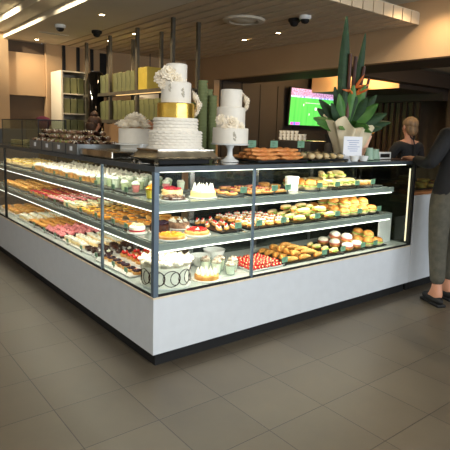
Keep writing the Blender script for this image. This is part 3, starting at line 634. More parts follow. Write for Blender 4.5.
def ruffle(t, r, z0, z1, rows=6):
    def g(bm):
        prof = [(0, z0)]
        for k in range(rows):
            a = z0+(z1-z0)*k/rows; b = z0+(z1-z0)*(k+1)/rows
            prof += [(r+.005, a), (r+.004, (a*2+b)/3), (r-.004, b-.001)]
        prof += [(r-.006, z1), (0, z1)]
        lathe(bm, prof, 90, wob=.018, freq=23)
    part('ruffled_tier', t, RUFF, g)
# mirrored silver stand
t = empty('silver_cake_stand', (.295, .235, TP), 'square ornate mirrored silver stand under the tallest cake', 'cake stand')
def g(bm):
    prof = [(.25, .16, .034), (.255, .165, .042), (.24, .15, .05), (.222, .138, .07), (.212, .13, .086), (.218, .136, .09), (.218, .136, .098)]
    rg = []
    for a, b, zz in prof: rg.append([bm.verts.new((sx*a, sy*b, zz)) for sx, sy in ((-1, -1), (1, -1), (1, 1), (-1, 1))])
    for A, B in zip(rg, rg[1:]):
        for i in range(4): bm.faces.new((A[i], A[(i+1) % 4], B[(i+1) % 4], B[i]))
    bm.faces.new(rg[0][::-1]); bm.faces.new(rg[-1])
    bmesh.ops.subdivide_edges(bm, edges=bm.edges[:], cuts=5, use_grid_fill=True)
part('stand_body', t, SILVER, g, True)
for sx in (-1, 1):
    for sy in (-1, 1): part('foot', t, SILVER, lambda bm: lathe(bm, [(0, 0), (.016, 0), (.02, .012), (.012, .025), (.02, .036), (0, .038)], 16, (sx*.225, sy*.135, 0)))
part('base', t, BLACK, lambda bm: box(bm, (0, 0, .018), (.4, .22, .034), .004), False)
# tallest wedding cake
t = empty('wedding_cake', (.325, .29, TP+.0985), 'five-tier white wedding cake with a gold band and sugar flowers', 'wedding cake')
part('cake_board', t, SUGAR, lambda bm: lathe(bm, [(0, 0), (.195, 0), (.195, .008), (0, .009)], 48))
ruffle(t, .176, .009, .120); ruffle(t, .147, .120, .203, 4)
tier(t, .125, .203, .300, GOLD, 'gold_tier'); tier(t, .100, .300, .437); tier(t, .071, .437, .556)
def sprig(bm, r, z, a, s=.02):
    for k in range(5):
        b = 2*PI*k/5
        blob(bm, ((r+.001)*math.cos(a+.35*s*35*math.cos(b)*.25), (r+.001)*math.sin(a+.35*s*35*math.cos(b)*.25), z+s*math.sin(b)), (.006, .006, s*.5), 1)
CA = math.atan2(-2.93, -1.87)   # direction from the cakes toward the viewer side of the counter
part('pearl_leaf', t, PEARL, lambda bm: (sprig(bm, .100, .37, CA+.45), sprig(bm, .100, .395, CA-.4), sprig(bm, .100, .355, CA+.5, .014)))
for nm, c, r, d in (('sugar_flower', (-.10, .03, .47), .05, (-.8, -.4, .6)), ('sugar_flower', (-.075, -.03, .495), .05, (-.6, -.8, .5)), ('sugar_flower', (-.045, -.065, .455), .042, (-.4, -.9, .3)), ('sugar_flower', (-.10, .0, .425), .036, (-.8, -.5, .2)), ('sugar_flower', (.115, -.05, .345), .04, (.8, -.6, .3)), ('sugar_flower', (.138, -.06, .295), .042, (.8, -.7, 0)), ('sugar_flower', (.135, -.04, .25), .034, (.8, -.6, -.2))):
    part(nm, t, PETAL, lambda bm: flower_dir(bm, c, r, d))
# three-tier cake on pedestal
t = empty('pedestal_stand', (.83, .33, TP), 'small white pedestal stand under the three-tier cake', 'cake stand')
part('plate', t, CERAM, lambda bm: lathe(bm, [(0, .116), (.03, .116), (.14, .124), (.145, .134), (.14, .136), (0, .132)], 44))
part('stem', t, CERAM, lambda bm: lathe(bm, [(0, 0), (.068, 0), (.066, .008), (.04, .022), (.022, .045), (.02, .09), (.034, .118)], 36))
t = empty('wedding_cake', (.83, .33, TP+.1365), 'three-tier white cake with sugar flowers on the white pedestal', 'wedding cake')
tier(t, .133, 0, .112); tier(t, .106, .112, .262); tier(t, .080, .262, .39)
part('pearl_leaf', t, PEARL, lambda bm: (sprig(bm, .133, .045, CA+.15, .018), sprig(bm, .133, .07, CA+.1, .012)))
for c, r, d in (((-.065, -.09, .15), .05, (-.5, -.85, .3)), ((-.12, -.03, .17), .036, (-.9, -.4, .3)), ((-.10, -.07, .115), .03, (-.7, -.7, -.1)), ((.0, -.12, .12), .03, (-.2, -.9, 0)), ((.105, -.04, .315), .045, (.7, -.6, .3)), ((.10, -.05, .27), .03, (.7, -.7, 0)), ((.085, -.02, .36), .022, (.7, -.4, .5))):
    part('sugar_flower', t, PETAL, lambda bm: flower_dir(bm, c, r, d))
# small cake left behind
t = empty('cake_board', (.34, 1.0, TP), 'low grey mirrored board under the small flower-topped cake', 'cake board')
part('board', t, SILVER, lambda bm: box(bm, (0, 0, .0275), (.56, .58, .055), .008), False); part('riser', t, CERAM, lambda bm: lathe(bm, [(0, .056), (.12, .056), (.12, .09), (.165, .094), (.165, .103), (0, .104)], 40, (.1, .08, 0)))
t = empty('flower_cake', (.44, 1.08, TP+.1045), 'small single-tier white cake heaped with cream flowers', 'cake')
tier(t, .132, 0, .12)
for c, r, m in (((-.05, 0, .165), .07, PETAL), ((.03, -.03, .175), .07, PETAL), ((-.02, .07, .165), .065, PETAL), ((-.10, .03, .15), .055, PETAL), ((.09, -.05, .15), .055, PETALP), ((.115, -.085, .12), .045, PETALP), ((.08, .05, .165), .055, PETALP), ((-.05, -.08, .145), .055, PETAL), ((.03, -.10, .14), .05, PETAL), ((-.11, -.035, .135), .05, PETAL), ((0, 0, .21), .06, PETAL), ((-.05, -.03, .205), .045, PETAL), ((.05, .02, .205), .05, PETAL)):
    part('cream_flower' if m is PETAL else 'peach_flower', t, m, lambda bm: flower(bm, c, r))

# confectionery heaps along the left wing top
def top_tray(y0, y1, x0, x1, h, lab, m=TRAYG):
    t = empty('display_bin', ((x0+x1)/2, (y0+y1)/2, TP), lab, 'display bin', 'grey bins along the left wing top')
    w_, d_ = x1-x0, y1-y0
    part('bin_body', t, m, lambda bm: (box(bm, (0, 0, .035), (w_-.014, d_-.014, .07)), [box(bm, (sx*(w_/2-.003), 0, h/2), (.006, d_, h)) for sx in (-1, 1)], [box(bm, (0, sy*(d_/2-.003), h/2), (w_-.012, .006, h)) for sy in (-1, 1)]), False)
    part('label_card', t, PAPER, lambda bm: box(bm, (-w_/2-.003, 0, h*.55), (.003, .05, .035)), False)
    return t
nb = 0
bins = [(.66, .90, .05, .14, .05, ['choc_piece'], 'dark chocolate cluster'), (1.30, 1.54, .04, .42, .085, ['choc_piece', 'nut_piece'], 'mixed chocolate and nut cluster'), (1.56, 1.84, .04, .42, .085, ['nut_green', 'nut_piece'], 'green-flecked nut cluster'), (1.86, 2.14, .04, .42, .085, ['nut_piece', 'nut_green'], 'pale-flecked nut cluster'), (2.16, 2.5, .04, .42, .085, ['nut_piece', 'choc_piece'], 'brown nut cluster')][1:]
for q, (y0, y1, x0, x1, h, kinds, desc) in enumerate(bins):
    top_tray(y0, y1, x0, x1, h, f'grey display bin of sweets on left wing top, {ORD[q]} from the cakes')
    for lay in range(3):
        na = int((y1-y0-.03)/.058)+1-lay; nd = max(1, int((x1-x0-.03)/.06)+1-lay)
        mg = .035+lay*.035
        for i in range(na):
            for j in range(nd):
                y = y0+mg+(y1-y0-2*mg)*(i/(na-1) if na > 1 else .5); x = x0+mg+(x1-x0-2*mg)*(j/(nd-1) if nd > 1 else .5)
                put(kinds[(i+j+lay) % len(kinds)], (x+R(-.006, .006), y+R(-.006, .006), TP+.072+lay*.043), R(0, 6), f"{desc}, {['bottom', 'middle', 'top'][lay]} layer of bin, {ORD[i]} from cakes, {ORD[j]} from glass", 'confectionery', f'{desc}s in a grey bin', .95, tilt=.5)
# low glass box at the far left
t = empty('glass_box', (.29, 2.97, TP), 'low open glass box with thin dark frame at far left of counter top', 'glass case')
bxs = (-.14, .14, -.98, .93, 0, .285)
part('frame', t, DARKM, lambda bm: ([bx(bm, x-.004, x+.004, y-.004, y+.004, 0, .285) for x in (-.14, .14) for y in (-.4, .14, .93)], [bx(bm, x-.004, x+.004, -.4, .93, .279, .287) for x in (-.14, .14)], [bx(bm, -.14, .14, y-.004, y+.004, .279, .287) for y in (-.4, .93)]), False)
part('glass_panel', t, GLASS2, lambda bm: [bx(bm, x-.002, x+.002, -.395, .925, .002, .279) for x in (-.14, .14)], False)
for i in range(10):
    for j in range(2):
        for l in range(3):
            put('cookie', (.22+j*.13, 2.64+i*.115, TP+.002+l*.018), R(0, 6), f"pale round cookie in glass box, {ORD[l]} from bottom of {ORD[i]} stack, {'near' if j == 0 else 'back'} row", 'cookie', 'cookies in the glass box')

# twisted bread sticks tray, wrapped packs
tray('R', .93, 1.46, .12, .5, TP, 'dark tray of twisted bread sticks on the counter top', TRAY, .014)
k = 0
for l in range(3):
    for j in range(4-l):
        for i in range(2):
            put('bread_stick', (1.07+i*.25+R(-.01, .01)+l*.01, .17+j*.08+l*.035, TP+.014+l*.026), R(-.12, .12), f"orange twisted bread stick, {['left', 'right'][i]} half, {ORD[j]} from glass in {['bottom', 'middle', 'top'][l]} layer", 'bread', 'twisted bread sticks on the top tray')
tray('R', 1.5, 1.96, .12, .5, TP, 'dark tray of film-wrapped packs on the counter top', TRAY, .014)
for i in range(5):
    for j in range(4):
        put('pack', (1.55+i*.09, .17+j*.09, TP+.014), R(0, 3), f"film-wrapped roll pack, {ORD[i]} from bread sticks, {ORD[j]} row from glass", 'wrapped bread', 'film-wrapped packs on the top tray')
for x, n in ((1.22, 'mint card standing behind the bread sticks'), (1.47, 'mint card standing between bread sticks and wrapped packs'), (1.8, 'mint card standing behind the wrapped packs')):
    price_tag((x, .53, TP), 0, n, 1.4, .055)

# notice card with little bowls, paper cups
t = empty('notice_card', (2.06, .16, TP), 'white printed notice card standing before the flower arrangement', 'sign', rz=-.25)
part('card', t, PAPER, lambda bm: box(bm, (0, 0, .11), (.2, .004, .2), .001), False)
part('printed_lines', t, INKB, lambda bm: [box(bm, (-.0+(.008 if k % 2 else 0), -.0028, .175-.018*k), (.13-.025*(k % 3), .0008, .004)) for k in range(6)], False)
part('card_foot', t, STEEL, lambda bm: box(bm, (0, .02, .005), (.1, .05, .01), .002), False)
for i, x in enumerate((2.0, 2.13)):
    bm = bmesh.new(); lathe(bm, [(0, 0), (.03, 0), (.042, .045), (.039, .045), (.028, .006), (0, .006)], 24)
    tag(link('small_bowl', bm, CERAM, None, True, (x, .09, TP+.001)), 'tiny white bowl at foot of notice card, '+['left one', 'right one'][i], 'bowl', 'tiny bowls before the notice')
def papercup(loc, lab, h=.11, r=.042, flip=True, m=MINT, s=1):
    t = empty('paper_cup', loc, lab, 'cup', 'mint paper cups')
    part('cup_wall', t, m, lambda bm: lathe(bm, [(r, 0), (r*.72, h), (0, h), (0, h-.004), (r*.68, h-.004), (r-.003, 0)], 28))
    part('rolled_rim', t, m, lambda bm: lathe(bm, [(r, 0), (r+.004, .003), (r, .007)], 28))
papercup((2.40, .23, TP+.001), 'mint paper cup upside down, left and taller of two')
papercup((2.53, .27, TP+.001), 'mint paper cup upside down, right and wider of two', .095, .055)
t = empty('napkin_box', (2.66, .3, TP+.001), 'small low white box at the right end of counter top', 'box')
part('box_body', t, CERAM, lambda bm: box(bm, (0, 0, .035), (.2, .12, .07), .004), False); part('box_slot', t, BLACK, lambda bm: box(bm, (0, -.061, .035), (.15, .002, .035)), False)

# flower arrangement
t = empty('flower_arrangement', (2.30, .42, TP), 'tall tropical flower arrangement wrapped in cream paper', 'flower arrangement')
part('vase', t, CERAM, lambda bm: lathe(bm, [(0, 0), (.09, 0), (.11, .12), (.12, .2), (.11, .2), (0, .19)], 32))
def wrap(bm):
    rg = lathe(bm, [(.10, .004), (.125, .08), (.155, .16), (.19, .25), (.215, .31), (.205, .315), (.13, .2)], 60)
    for ring in rg:
        for v in ring:
            a = math.atan2(v.co.y, v.co.x); k = v.co.z/.35
            q = 1+k*(.10*math.sin(7*a+v.co.z*9)+.10*math.sin(11*a+2)+.05*math.sin(19*a)); v.co.x *= q; v.co.y *= q
            v.co.z += k*(.06*math.cos(a-2.6)+.035*math.sin(5*a+2.2)+.02*math.sin(9*a))
part('paper_wrap', t, TISSUE, wrap)
part('pink_tissue', t, mat('peach_tissue', (236, 186, 158), .8, var=.08), lambda bm: lathe(bm, [(.02, .02), (.05, .1), (.09, .22), (.075, .23), (.04, .1)], 24, (.12, -.08, 0), wob=.12, freq=5))
def leaf(bm, base, d, L, W, bend=.3, side=None, n=12):
    base = Vector(base); d = Vector(d).normalized()
    s = Vector(side).normalized() if side else d.cross(Vector((-.5, -.62, .6)))
    if s.length < .05: s = Vector((.8, -.6, 0))
    s = (s-d*s.dot(d)).normalized(); nrm = s.cross(d)
    rows = []
    for i in range(n+1):
        u = i/n; c = base+d*(L*u)+Vector((0, 0, -bend*L*u*u)); w = W*(math.sin(PI*min(1, u*.93+.04))**.8)*(1-.25*u)
        rows.append([bm.verts.new(c+s*(w*q)+nrm*(-abs(q)*w*.35)) for q in (-1, -.5, 0, .5, 1)]+[bm.verts.new(c+s*(w*q)+nrm*(-abs(q)*w*.35-.003)) for q in (1, .5, 0, -.5, -1)])
    for A, B in zip(rows, rows[1:]):
        for k in range(10): bm.faces.new((A[k], A[(k+1) % 10], B[(k+1) % 10], B[k]))
    bm.faces.new(rows[0][::-1]); bm.faces.new(rows[-1])
SR = (.78, -.62, 0)      # left-right axis of the bouquet as it faces the shop floor
def dv(a, up, b=0): return (SR[0]*a-.62*b, SR[1]*a-.78*b, up)
for c, d, L, W, bd in (((-.05, .03, .3), dv(-.01, 1), .99, .062, 0), ((.06, .0, .3), dv(.09, 1), .86, .045, 0)):
    part('tall_leaf', t, LEAFD, lambda bm: leaf(bm, c, d, L, W, bd, SR))
for c, d, L, r in (((-.02, 0, .3), dv(.0, 1), .66, .02), ((.02, 0, .3), dv(.04, 1), .64, .022), ((.06, -.02, .3), dv(.12, 1), .56, .02), ((.08, -.04, .3), dv(.2, 1), .46, .016)):
    e = Vector(c)+Vector(d).normalized()*L
    part('dark_stem', t, STEMR, lambda bm: tube(bm, [c, (Vector(c)+e)/2, e], [r, r*.9, r*.8], 8))
for a, u, L in ((-.9, .12, .15), (.8, .6, .15), (.5, .9, .14), (-.4, .35, .12), (.9, .2, .11), (.6, .35, .16)):
    def g(bm, a=a, u=u, L=L):
        b = Vector((0.03, -.04, .58+R(-.03, .12))); d = Vector(dv(a, u, .4)).normalized()
        tube(bm, [b, b+d*L*.3, b+d*L*.7, b+d*L], [.008, .014, .010, .001], 7)
    part('orange_bract', t, BIRD, g)
lv = [(-1, .45, .36, .07, .15), (-.9, .75, .34, .07, .1), (-.7, 1.1, .32, .065, .1), (-1, .15, .3, .06, .0), (1, .35, .42, .07, .15), (.95, .6, .40, .075, .15), (.75, .95, .36, .07, .1), (.5, 1.2, .34, .06, .05), (.9, .1, .3, .06, .05), (-.4, 1.2, .34, .065, 0), (.2, 1.2, .3, .07, 0), (-.5, 1.6, .42, .06, .05), (.45, 1.7, .44, .06, .05), (.8, 1.3, .42, .065, .1), (-.8, 1.0, .40, .065, .12), (.1, 2.2, .40, .06, 0), (-.25, 2.0, .38, .06, 0)]
for i, (a, u, L, W, bd) in enumerate(lv):
    part('broad_leaf', t, LEAFD if i % 3 else LEAFL, lambda bm: leaf(bm, (.02*a, -.02*a, .28), dv(a, u, R(-.2, .5)), L, W, bd))
for a, u, L, W in ((-.5, .2, .26, .05), (.4, .25, .28, .05), (.0, .5, .22, .045), (.75, .1, .24, .04), (-.2, .7, .25, .04)):
    part('pale_leaf', t, LEAFL, lambda bm: leaf(bm, (0, -.02, .3), dv(a, u, .8), L, W, .3))
for k in range(6):
    part('orange_blossom', t, ORNG, lambda bm: blob(bm, (.19+R(-.03, .03), -.1+R(-.03, .03), .28+R(-.05, .07)), .022, 2, .4, sc=4))

# ------------------------------------------------------------------ hanging shelf gantry with olive boxes
t = empty('hanging_shelf', (0, 0, 0), 'dark metal gantry shelf hung from the ceiling behind the left wing', 'shelving')
for x in (2.0, 2.39):
    for y in (3.03, 3.97, 4.85, 5.76):
        part('post', t, GANT, lambda bm: bx(bm, x-.022, x+.022, y-.022, y+.022, 1.56, 2.9), False)
for z in (2.04, 1.62):
    part('shelf_board', t, GANT, lambda bm: bx(bm, 1.96, 2.43, 3.0, 5.8, z-.018, z), False)
    part('rail', t, GANT, lambda bm: bx(bm, 1.955, 1.97, 3.0, 5.8, z-.05, z-.018), False)
part('light_bar', t, mat('bar_light', (255, 210, 140), .5, emit=.8, var=0), lambda bm: bx(bm, 1.972, 1.99, 3.2, 4.6, z+.36, z+.372), False)
def olive(loc, s, lab, m=OLIVE, grp='olive green boxes on the hanging shelf'):
    t = empty('olive_box', loc, lab, 'box', grp)
    part('box_body', t, m, lambda bm: box(bm, (0, 0, s[2]/2), s, .006), False)
    part('lid_flap', t, m, lambda bm: box(bm, (-s[0]/2-.002, 0, s[2]*.86), (.006, s[1]*.94, s[2]*.24), .002), False)
n = 0
y = 4.13; k = 0
while y < 5.75:
    if not any(abs(y-p) < .075 for p in (4.85, 5.76)):
        olive((2.17, y, 2.041), (.33, .125, .285+R(-.012, .012)), f'olive green box on the upper hanging shelf, {ORD[k]} behind the gold box'); k += 1
    y += .14
olive((2.14, 3.82, 2.041), (.28, .25, .31), 'large gold-olive box at near end of the upper hanging shelf', OLIVEG)
y = 3.15; k = 0
while y < 5.75:
    if not any(abs(y-p) < .075 for p in (3.97, 4.85, 5.76)):
        olive((2.17, y, 1.621), (.33, .125, .29+R(-.01, .01)), f'olive green box on the lower hanging shelf, {ORD[k]} from near end'); k += 1
    y += .14

# white box shelving by the back wall
t = empty('white_shelving', (1.83, 6.1, 0), 'white open shelving unit of olive boxes by the back wall', 'shelving')
part('carcass', t, WALLW, lambda bm: ([bx(bm, sx-.015, sx+.015, -.25, .25, 0, 2.42) for sx in (-.22, .21)], bx(bm, -.22, .22, .23, .25, 0, 2.42)), False)
for z in (1.28, 1.72, 2.05, 2.42): part('shelf', t, WALLW, lambda bm: bx(bm, -.205, .195, -.25, .23, z-.02, z), False)
k = 0
for z, hh, nm in ((1.28, .33, 'bottom'), (1.72, .24, 'middle'), (2.05, .26, 'top')):
    for i in range(3):
        olive((1.70+i*.12, 6.03, z+.001), (.105, .3, hh), f"olive box in white shelving, {ORD[i]} from left on {nm} visible shelf", OLIVE, 'olive boxes in the white shelving')
# glossy dark convex column beside it
t = empty('glossy_column', (1.98, 5.35, 0), 'glossy dark rounded column between white shelving and hanging shelf', 'column')
part('column_shaft', t, mat('black_gloss', (22, 20, 18), .06, metal=.7, var=.2), lambda bm: lathe(bm, [(0, 0), (.13, 0), (.13, 2.34), (.1, 2.38), (0, 2.38)], 40)); part('column_cap', t, DARKM, lambda bm: lathe(bm, [(0, 2.38), (.08, 2.38), (.08, 2.395), (0, 2.395)], 30))
t['label'] = 'glossy dark rounded column between white shelving and hanging shelf'
# coral picture and cream drum on the back wall
t = empty('coral_panel', (2.85, 6.37, 2.3), 'small coral red panel on the far back wall', 'wall panel')
part('panel_face', t, CORAL, lambda bm: box(bm, (0, 0, 0), (.16, .04, .2), .004), False); part('panel_edge', t, WALLC, lambda bm: box(bm, (0, .008, .32), (.2, .03, .4), .004), False)
t = empty('cream_drum', (3.35, 6.0, 2.0), 'large cream drum lampshade seen between the hanging posts', 'lamp')
part('shade', t, WALLW, lambda bm: lathe(bm, [(.3, 0), (.28, .42), (.27, .42), (.29, 0)], 40)); part('rod', t, DARKM, lambda bm: tube(bm, [(0, 0, .3), (0, 0, .9)], .008)); part('spider', t, DARKM, lambda bm: tube(bm, [(-.28, 0, .35), (.28, 0, .35)], .005))

# grey bench and plum cushion behind glass box
t = empty('bench_seat', (.85, 5.35, 0), 'slate grey high-backed bench beyond the glass box', 'bench')
part('bench_back', t, GREYF, lambda bm: box(bm, (0, .3, .72), (1.0, .12, 1.44), .04)); part('bench_base', t, GREYF, lambda bm: box(bm, (0, 0, .24), (1.0, .5, .44), .03))
bm = bmesh.new(); blob(bm, (0, 0, .105), (.13, .07, .105), 3, .15)
tag(link('throw_cushion', bm, PURP, None, True, (1.22, 5.65, 1.441)), 'plum coloured cushion on top of the grey bench', 'cushion')

# stacked green paper cups behind cakes
t = empty('service_table', (1.6, 1.15, 0), 'dark service table behind the cakes holding green cup stacks', 'table')
part('table_top', t, DARKM, lambda bm: box(bm, (0, 0, 1.22), (1.3, .5, .04), .005), False)
for sx in (-1, 1):
    for sy in (-1, 1): part('leg', t, DARKM, lambda bm: box(bm, (sx*.6, sy*.2, .6), (.04, .04, 1.2)), False)
bm = bmesh.new(); lathe(bm, [(.028, 0), (.042, .075), (.045, .078), (.044, .082), (.040, .08), (.026, .004), (0, .004), (0, 0), (.028, 0)], 22)
CP = link('paper_cup', bm, CUPG); first = True
for s_, (x, y, n) in enumerate([(1.045, 1.0, 21), (1.19, 1.12, 19), (1.15, 1.0, 17), (1.06, 1.12, 15)]):
    for k in range(n):
        o = CP if first else dup(CP); first = False
        o.location = (x, y, 1.241+k*.03); tag(o, f"green paper cup, {ORD[k]} from bottom of {['leftmost near', 'tall back', 'short right', 'left back'][s_]} stack behind cakes", 'cup', 'stacked green paper cups')

# ------------------------------------------------------------------ back counter, coffee machine, small white cups, television
t = empty('back_counter', (4.75, 3.4, 0), 'dark back service counter under the television', 'counter')
part('counter_body', t, DARKM, lambda bm: bx(bm, -.35, .35, -1.6, 1.6, 0, .98), False); part('counter_top', t, DARKW, lambda bm: bx(bm, -.37, .37, -1.62, 1.62, .98, 1.02, .004), False)
t = empty('coffee_machine', (4.7, 3.3, 1.021), 'black espresso machine on the back counter with cups on top', 'coffee machine')
part('machine_body', t, BLACK, lambda bm: box(bm, (0, 0, .17), (.5, .9, .34), .03)); part('chrome_top', t, STEEL, lambda bm: box(bm, (0, 0, .35), (.46, .86, .02), .004), False)
for s in (-.25, .25): part('group_head', t, STEEL, lambda bm: lathe(bm, [(0, 0), (.03, 0), (.03, .06), (0, .06)], 16, (-.28, s, .16)))
part('grinder_hopper', t, BLACK, lambda bm: lathe(bm, [(0, 0), (.07, 0), (.08, .3), (.05, .34), (.09, .48), (0, .48)], 24, (0, -.62, 0)))
bm = bmesh.new(); lathe(bm, [(0, 0), (.022, 0), (.036, .05), (.033, .05), (.02, .005), (0, .005)], 18); b3 = bm
CC = link('coffee_cup', bm, CERAM); b2 = bmesh.new(); tube(b2, [(.03, 0, .04), (.05, 0, .035), (.048, 0, .018), (.026, 0, .014)], .004, 6); link('handle', b2, CERAM, CC)
first = True
for i in range(6):
    for j in range(2):
        for k in range(3 if i < 4 else 2):
            o = CC if first else dup(CC); first = False
            o.location = (4.58+j*.1, 3.65-i*.09, 1.382+k*.052); o.rotation_euler.z = R(0, 6)
            tag(o, f"small white coffee cup on espresso machine, {['bottom', 'middle', 'top'][k]} of {ORD[i]} stack, {['near', 'back'][j]} row", 'cup', 'coffee cups on the espresso machine')

t = empty('television', (7.08, 5.25, 2.07), 'wall television showing a green sports pitch', 'television'); t.rotation_euler = (math.radians(4), 0, 0)
def emis(name, rgb, e, **k): return mat(name, rgb, .3, emit=e, **k)
PITCH = emis('screen_pitch', (60, 150, 60), 1.5, rgb2=(78, 172, 74), scale=1.2, stretch=(8, 1, .3))
CROWD = emis('screen_crowd', (120, 80, 110), 1.5, rgb2=(190, 150, 180), scale=40)
part('bezel', t, BLACK, lambda bm: box(bm, (0, .03, 0), (1.48, .06, .84), .008), False)
part('screen', t, PITCH, lambda bm: box(bm, (0, -.002, -.08), (1.42, .006, .63)), False)
part('crowd_image', t, CROWD, lambda bm: box(bm, (0, -.003, .305), (1.42, .006, .18)), False)
part('stand_image', t, emis('screen_boards', (205, 210, 235), 1.3, rgb2=(90, 90, 190), scale=6, stretch=(3, 1, 1)), lambda bm: box(bm, (0, -.004, .222), (1.42, .006, .03)), False)
part('score_image', t, emis('screen_score', (60, 110, 220), 1.5, rgb2=(210, 60, 150), scale=3, stretch=(4, 1, 1)), lambda bm: box(bm, (-.52, -.006, -.36), (.3, .004, .06)), False)
part('pitch_line_image', t, emis('screen_white', (230, 240, 230), 1.2), lambda bm: (box(bm, (.2, -.006, .1), (.9, .002, .008)), box(bm, (.1, -.006, -.02), (.06, .002, .06)), [box(bm, (x, -.006, z), (.02, .002, .05)) for x, z in ((-.3, .05), (-.1, -.15), (.3, -.2))]), False)
part('wall_bracket', t, DARKM, lambda bm: box(bm, (0, .09, 0), (.4, .06, .3)), False)

# ------------------------------------------------------------------ low service counter at the right
t = empty('service_counter', (2.84, 0, 0), 'lower white service counter joined to right end of display case', 'counter')
part('counter_front', t, WHITE, lambda bm: bx(bm, 0, 3.2, 0, .7, .09, .94), False)
part('kick_board', t, BLACK, lambda bm: bx(bm, 0.01, 3.15, .035, .65, 0, .09), False)
part('wooden_worktop', t, WOOD, lambda bm: bx(bm, .0, 3.2, .02, .7, .941, .965, .003), False)
t = empty('countertop_case', (3.65, .36, .966), 'low dark-framed glass case of pastries on the lower counter', 'glass case')
part('frame', t, DARKM, lambda bm: ([bx(bm, x-.01, x+.01, y-.01, y+.01, 0, .25) for x in (-.68, .68) for y in (-.22, .22)], bx(bm, -.69, .69, -.23, .23, .25, .262), bx(bm, -.69, .69, -.23, .23, 0, .01)), False)
part('glass_panel', t, GLASS2, lambda bm: bx(bm, -.67, .67, -.222, -.218, .01, .25), False)
for i in range(6):
    for j in range(2):
        put('pie' if i % 2 else 'danish', (3.12+i*.2, .24+j*.2, .977), R(0, 3), f"pastry in case on lower counter, {ORD[i]} from display counter, {['front', 'back'][j]} row", 'pastry', 'pastries in the lower counter case', 1.5)
t = empty('till_tray', (3.25, .3, 1.229), 'reddish wooden tray on top of the lower counter case', 'tray')
part('tray_base', t, mat('red_wood', (130, 66, 44), .5, rgb2=(158, 88, 60), scale=8), lambda bm: box(bm, (0, 0, .008), (.5, .3, .015), .004), False); [part('tray_lip', t, WOODD, lambda bm: box(bm, (0, q*.145, .025), (.5, .01, .03)), False) for q in (-1, 1)]

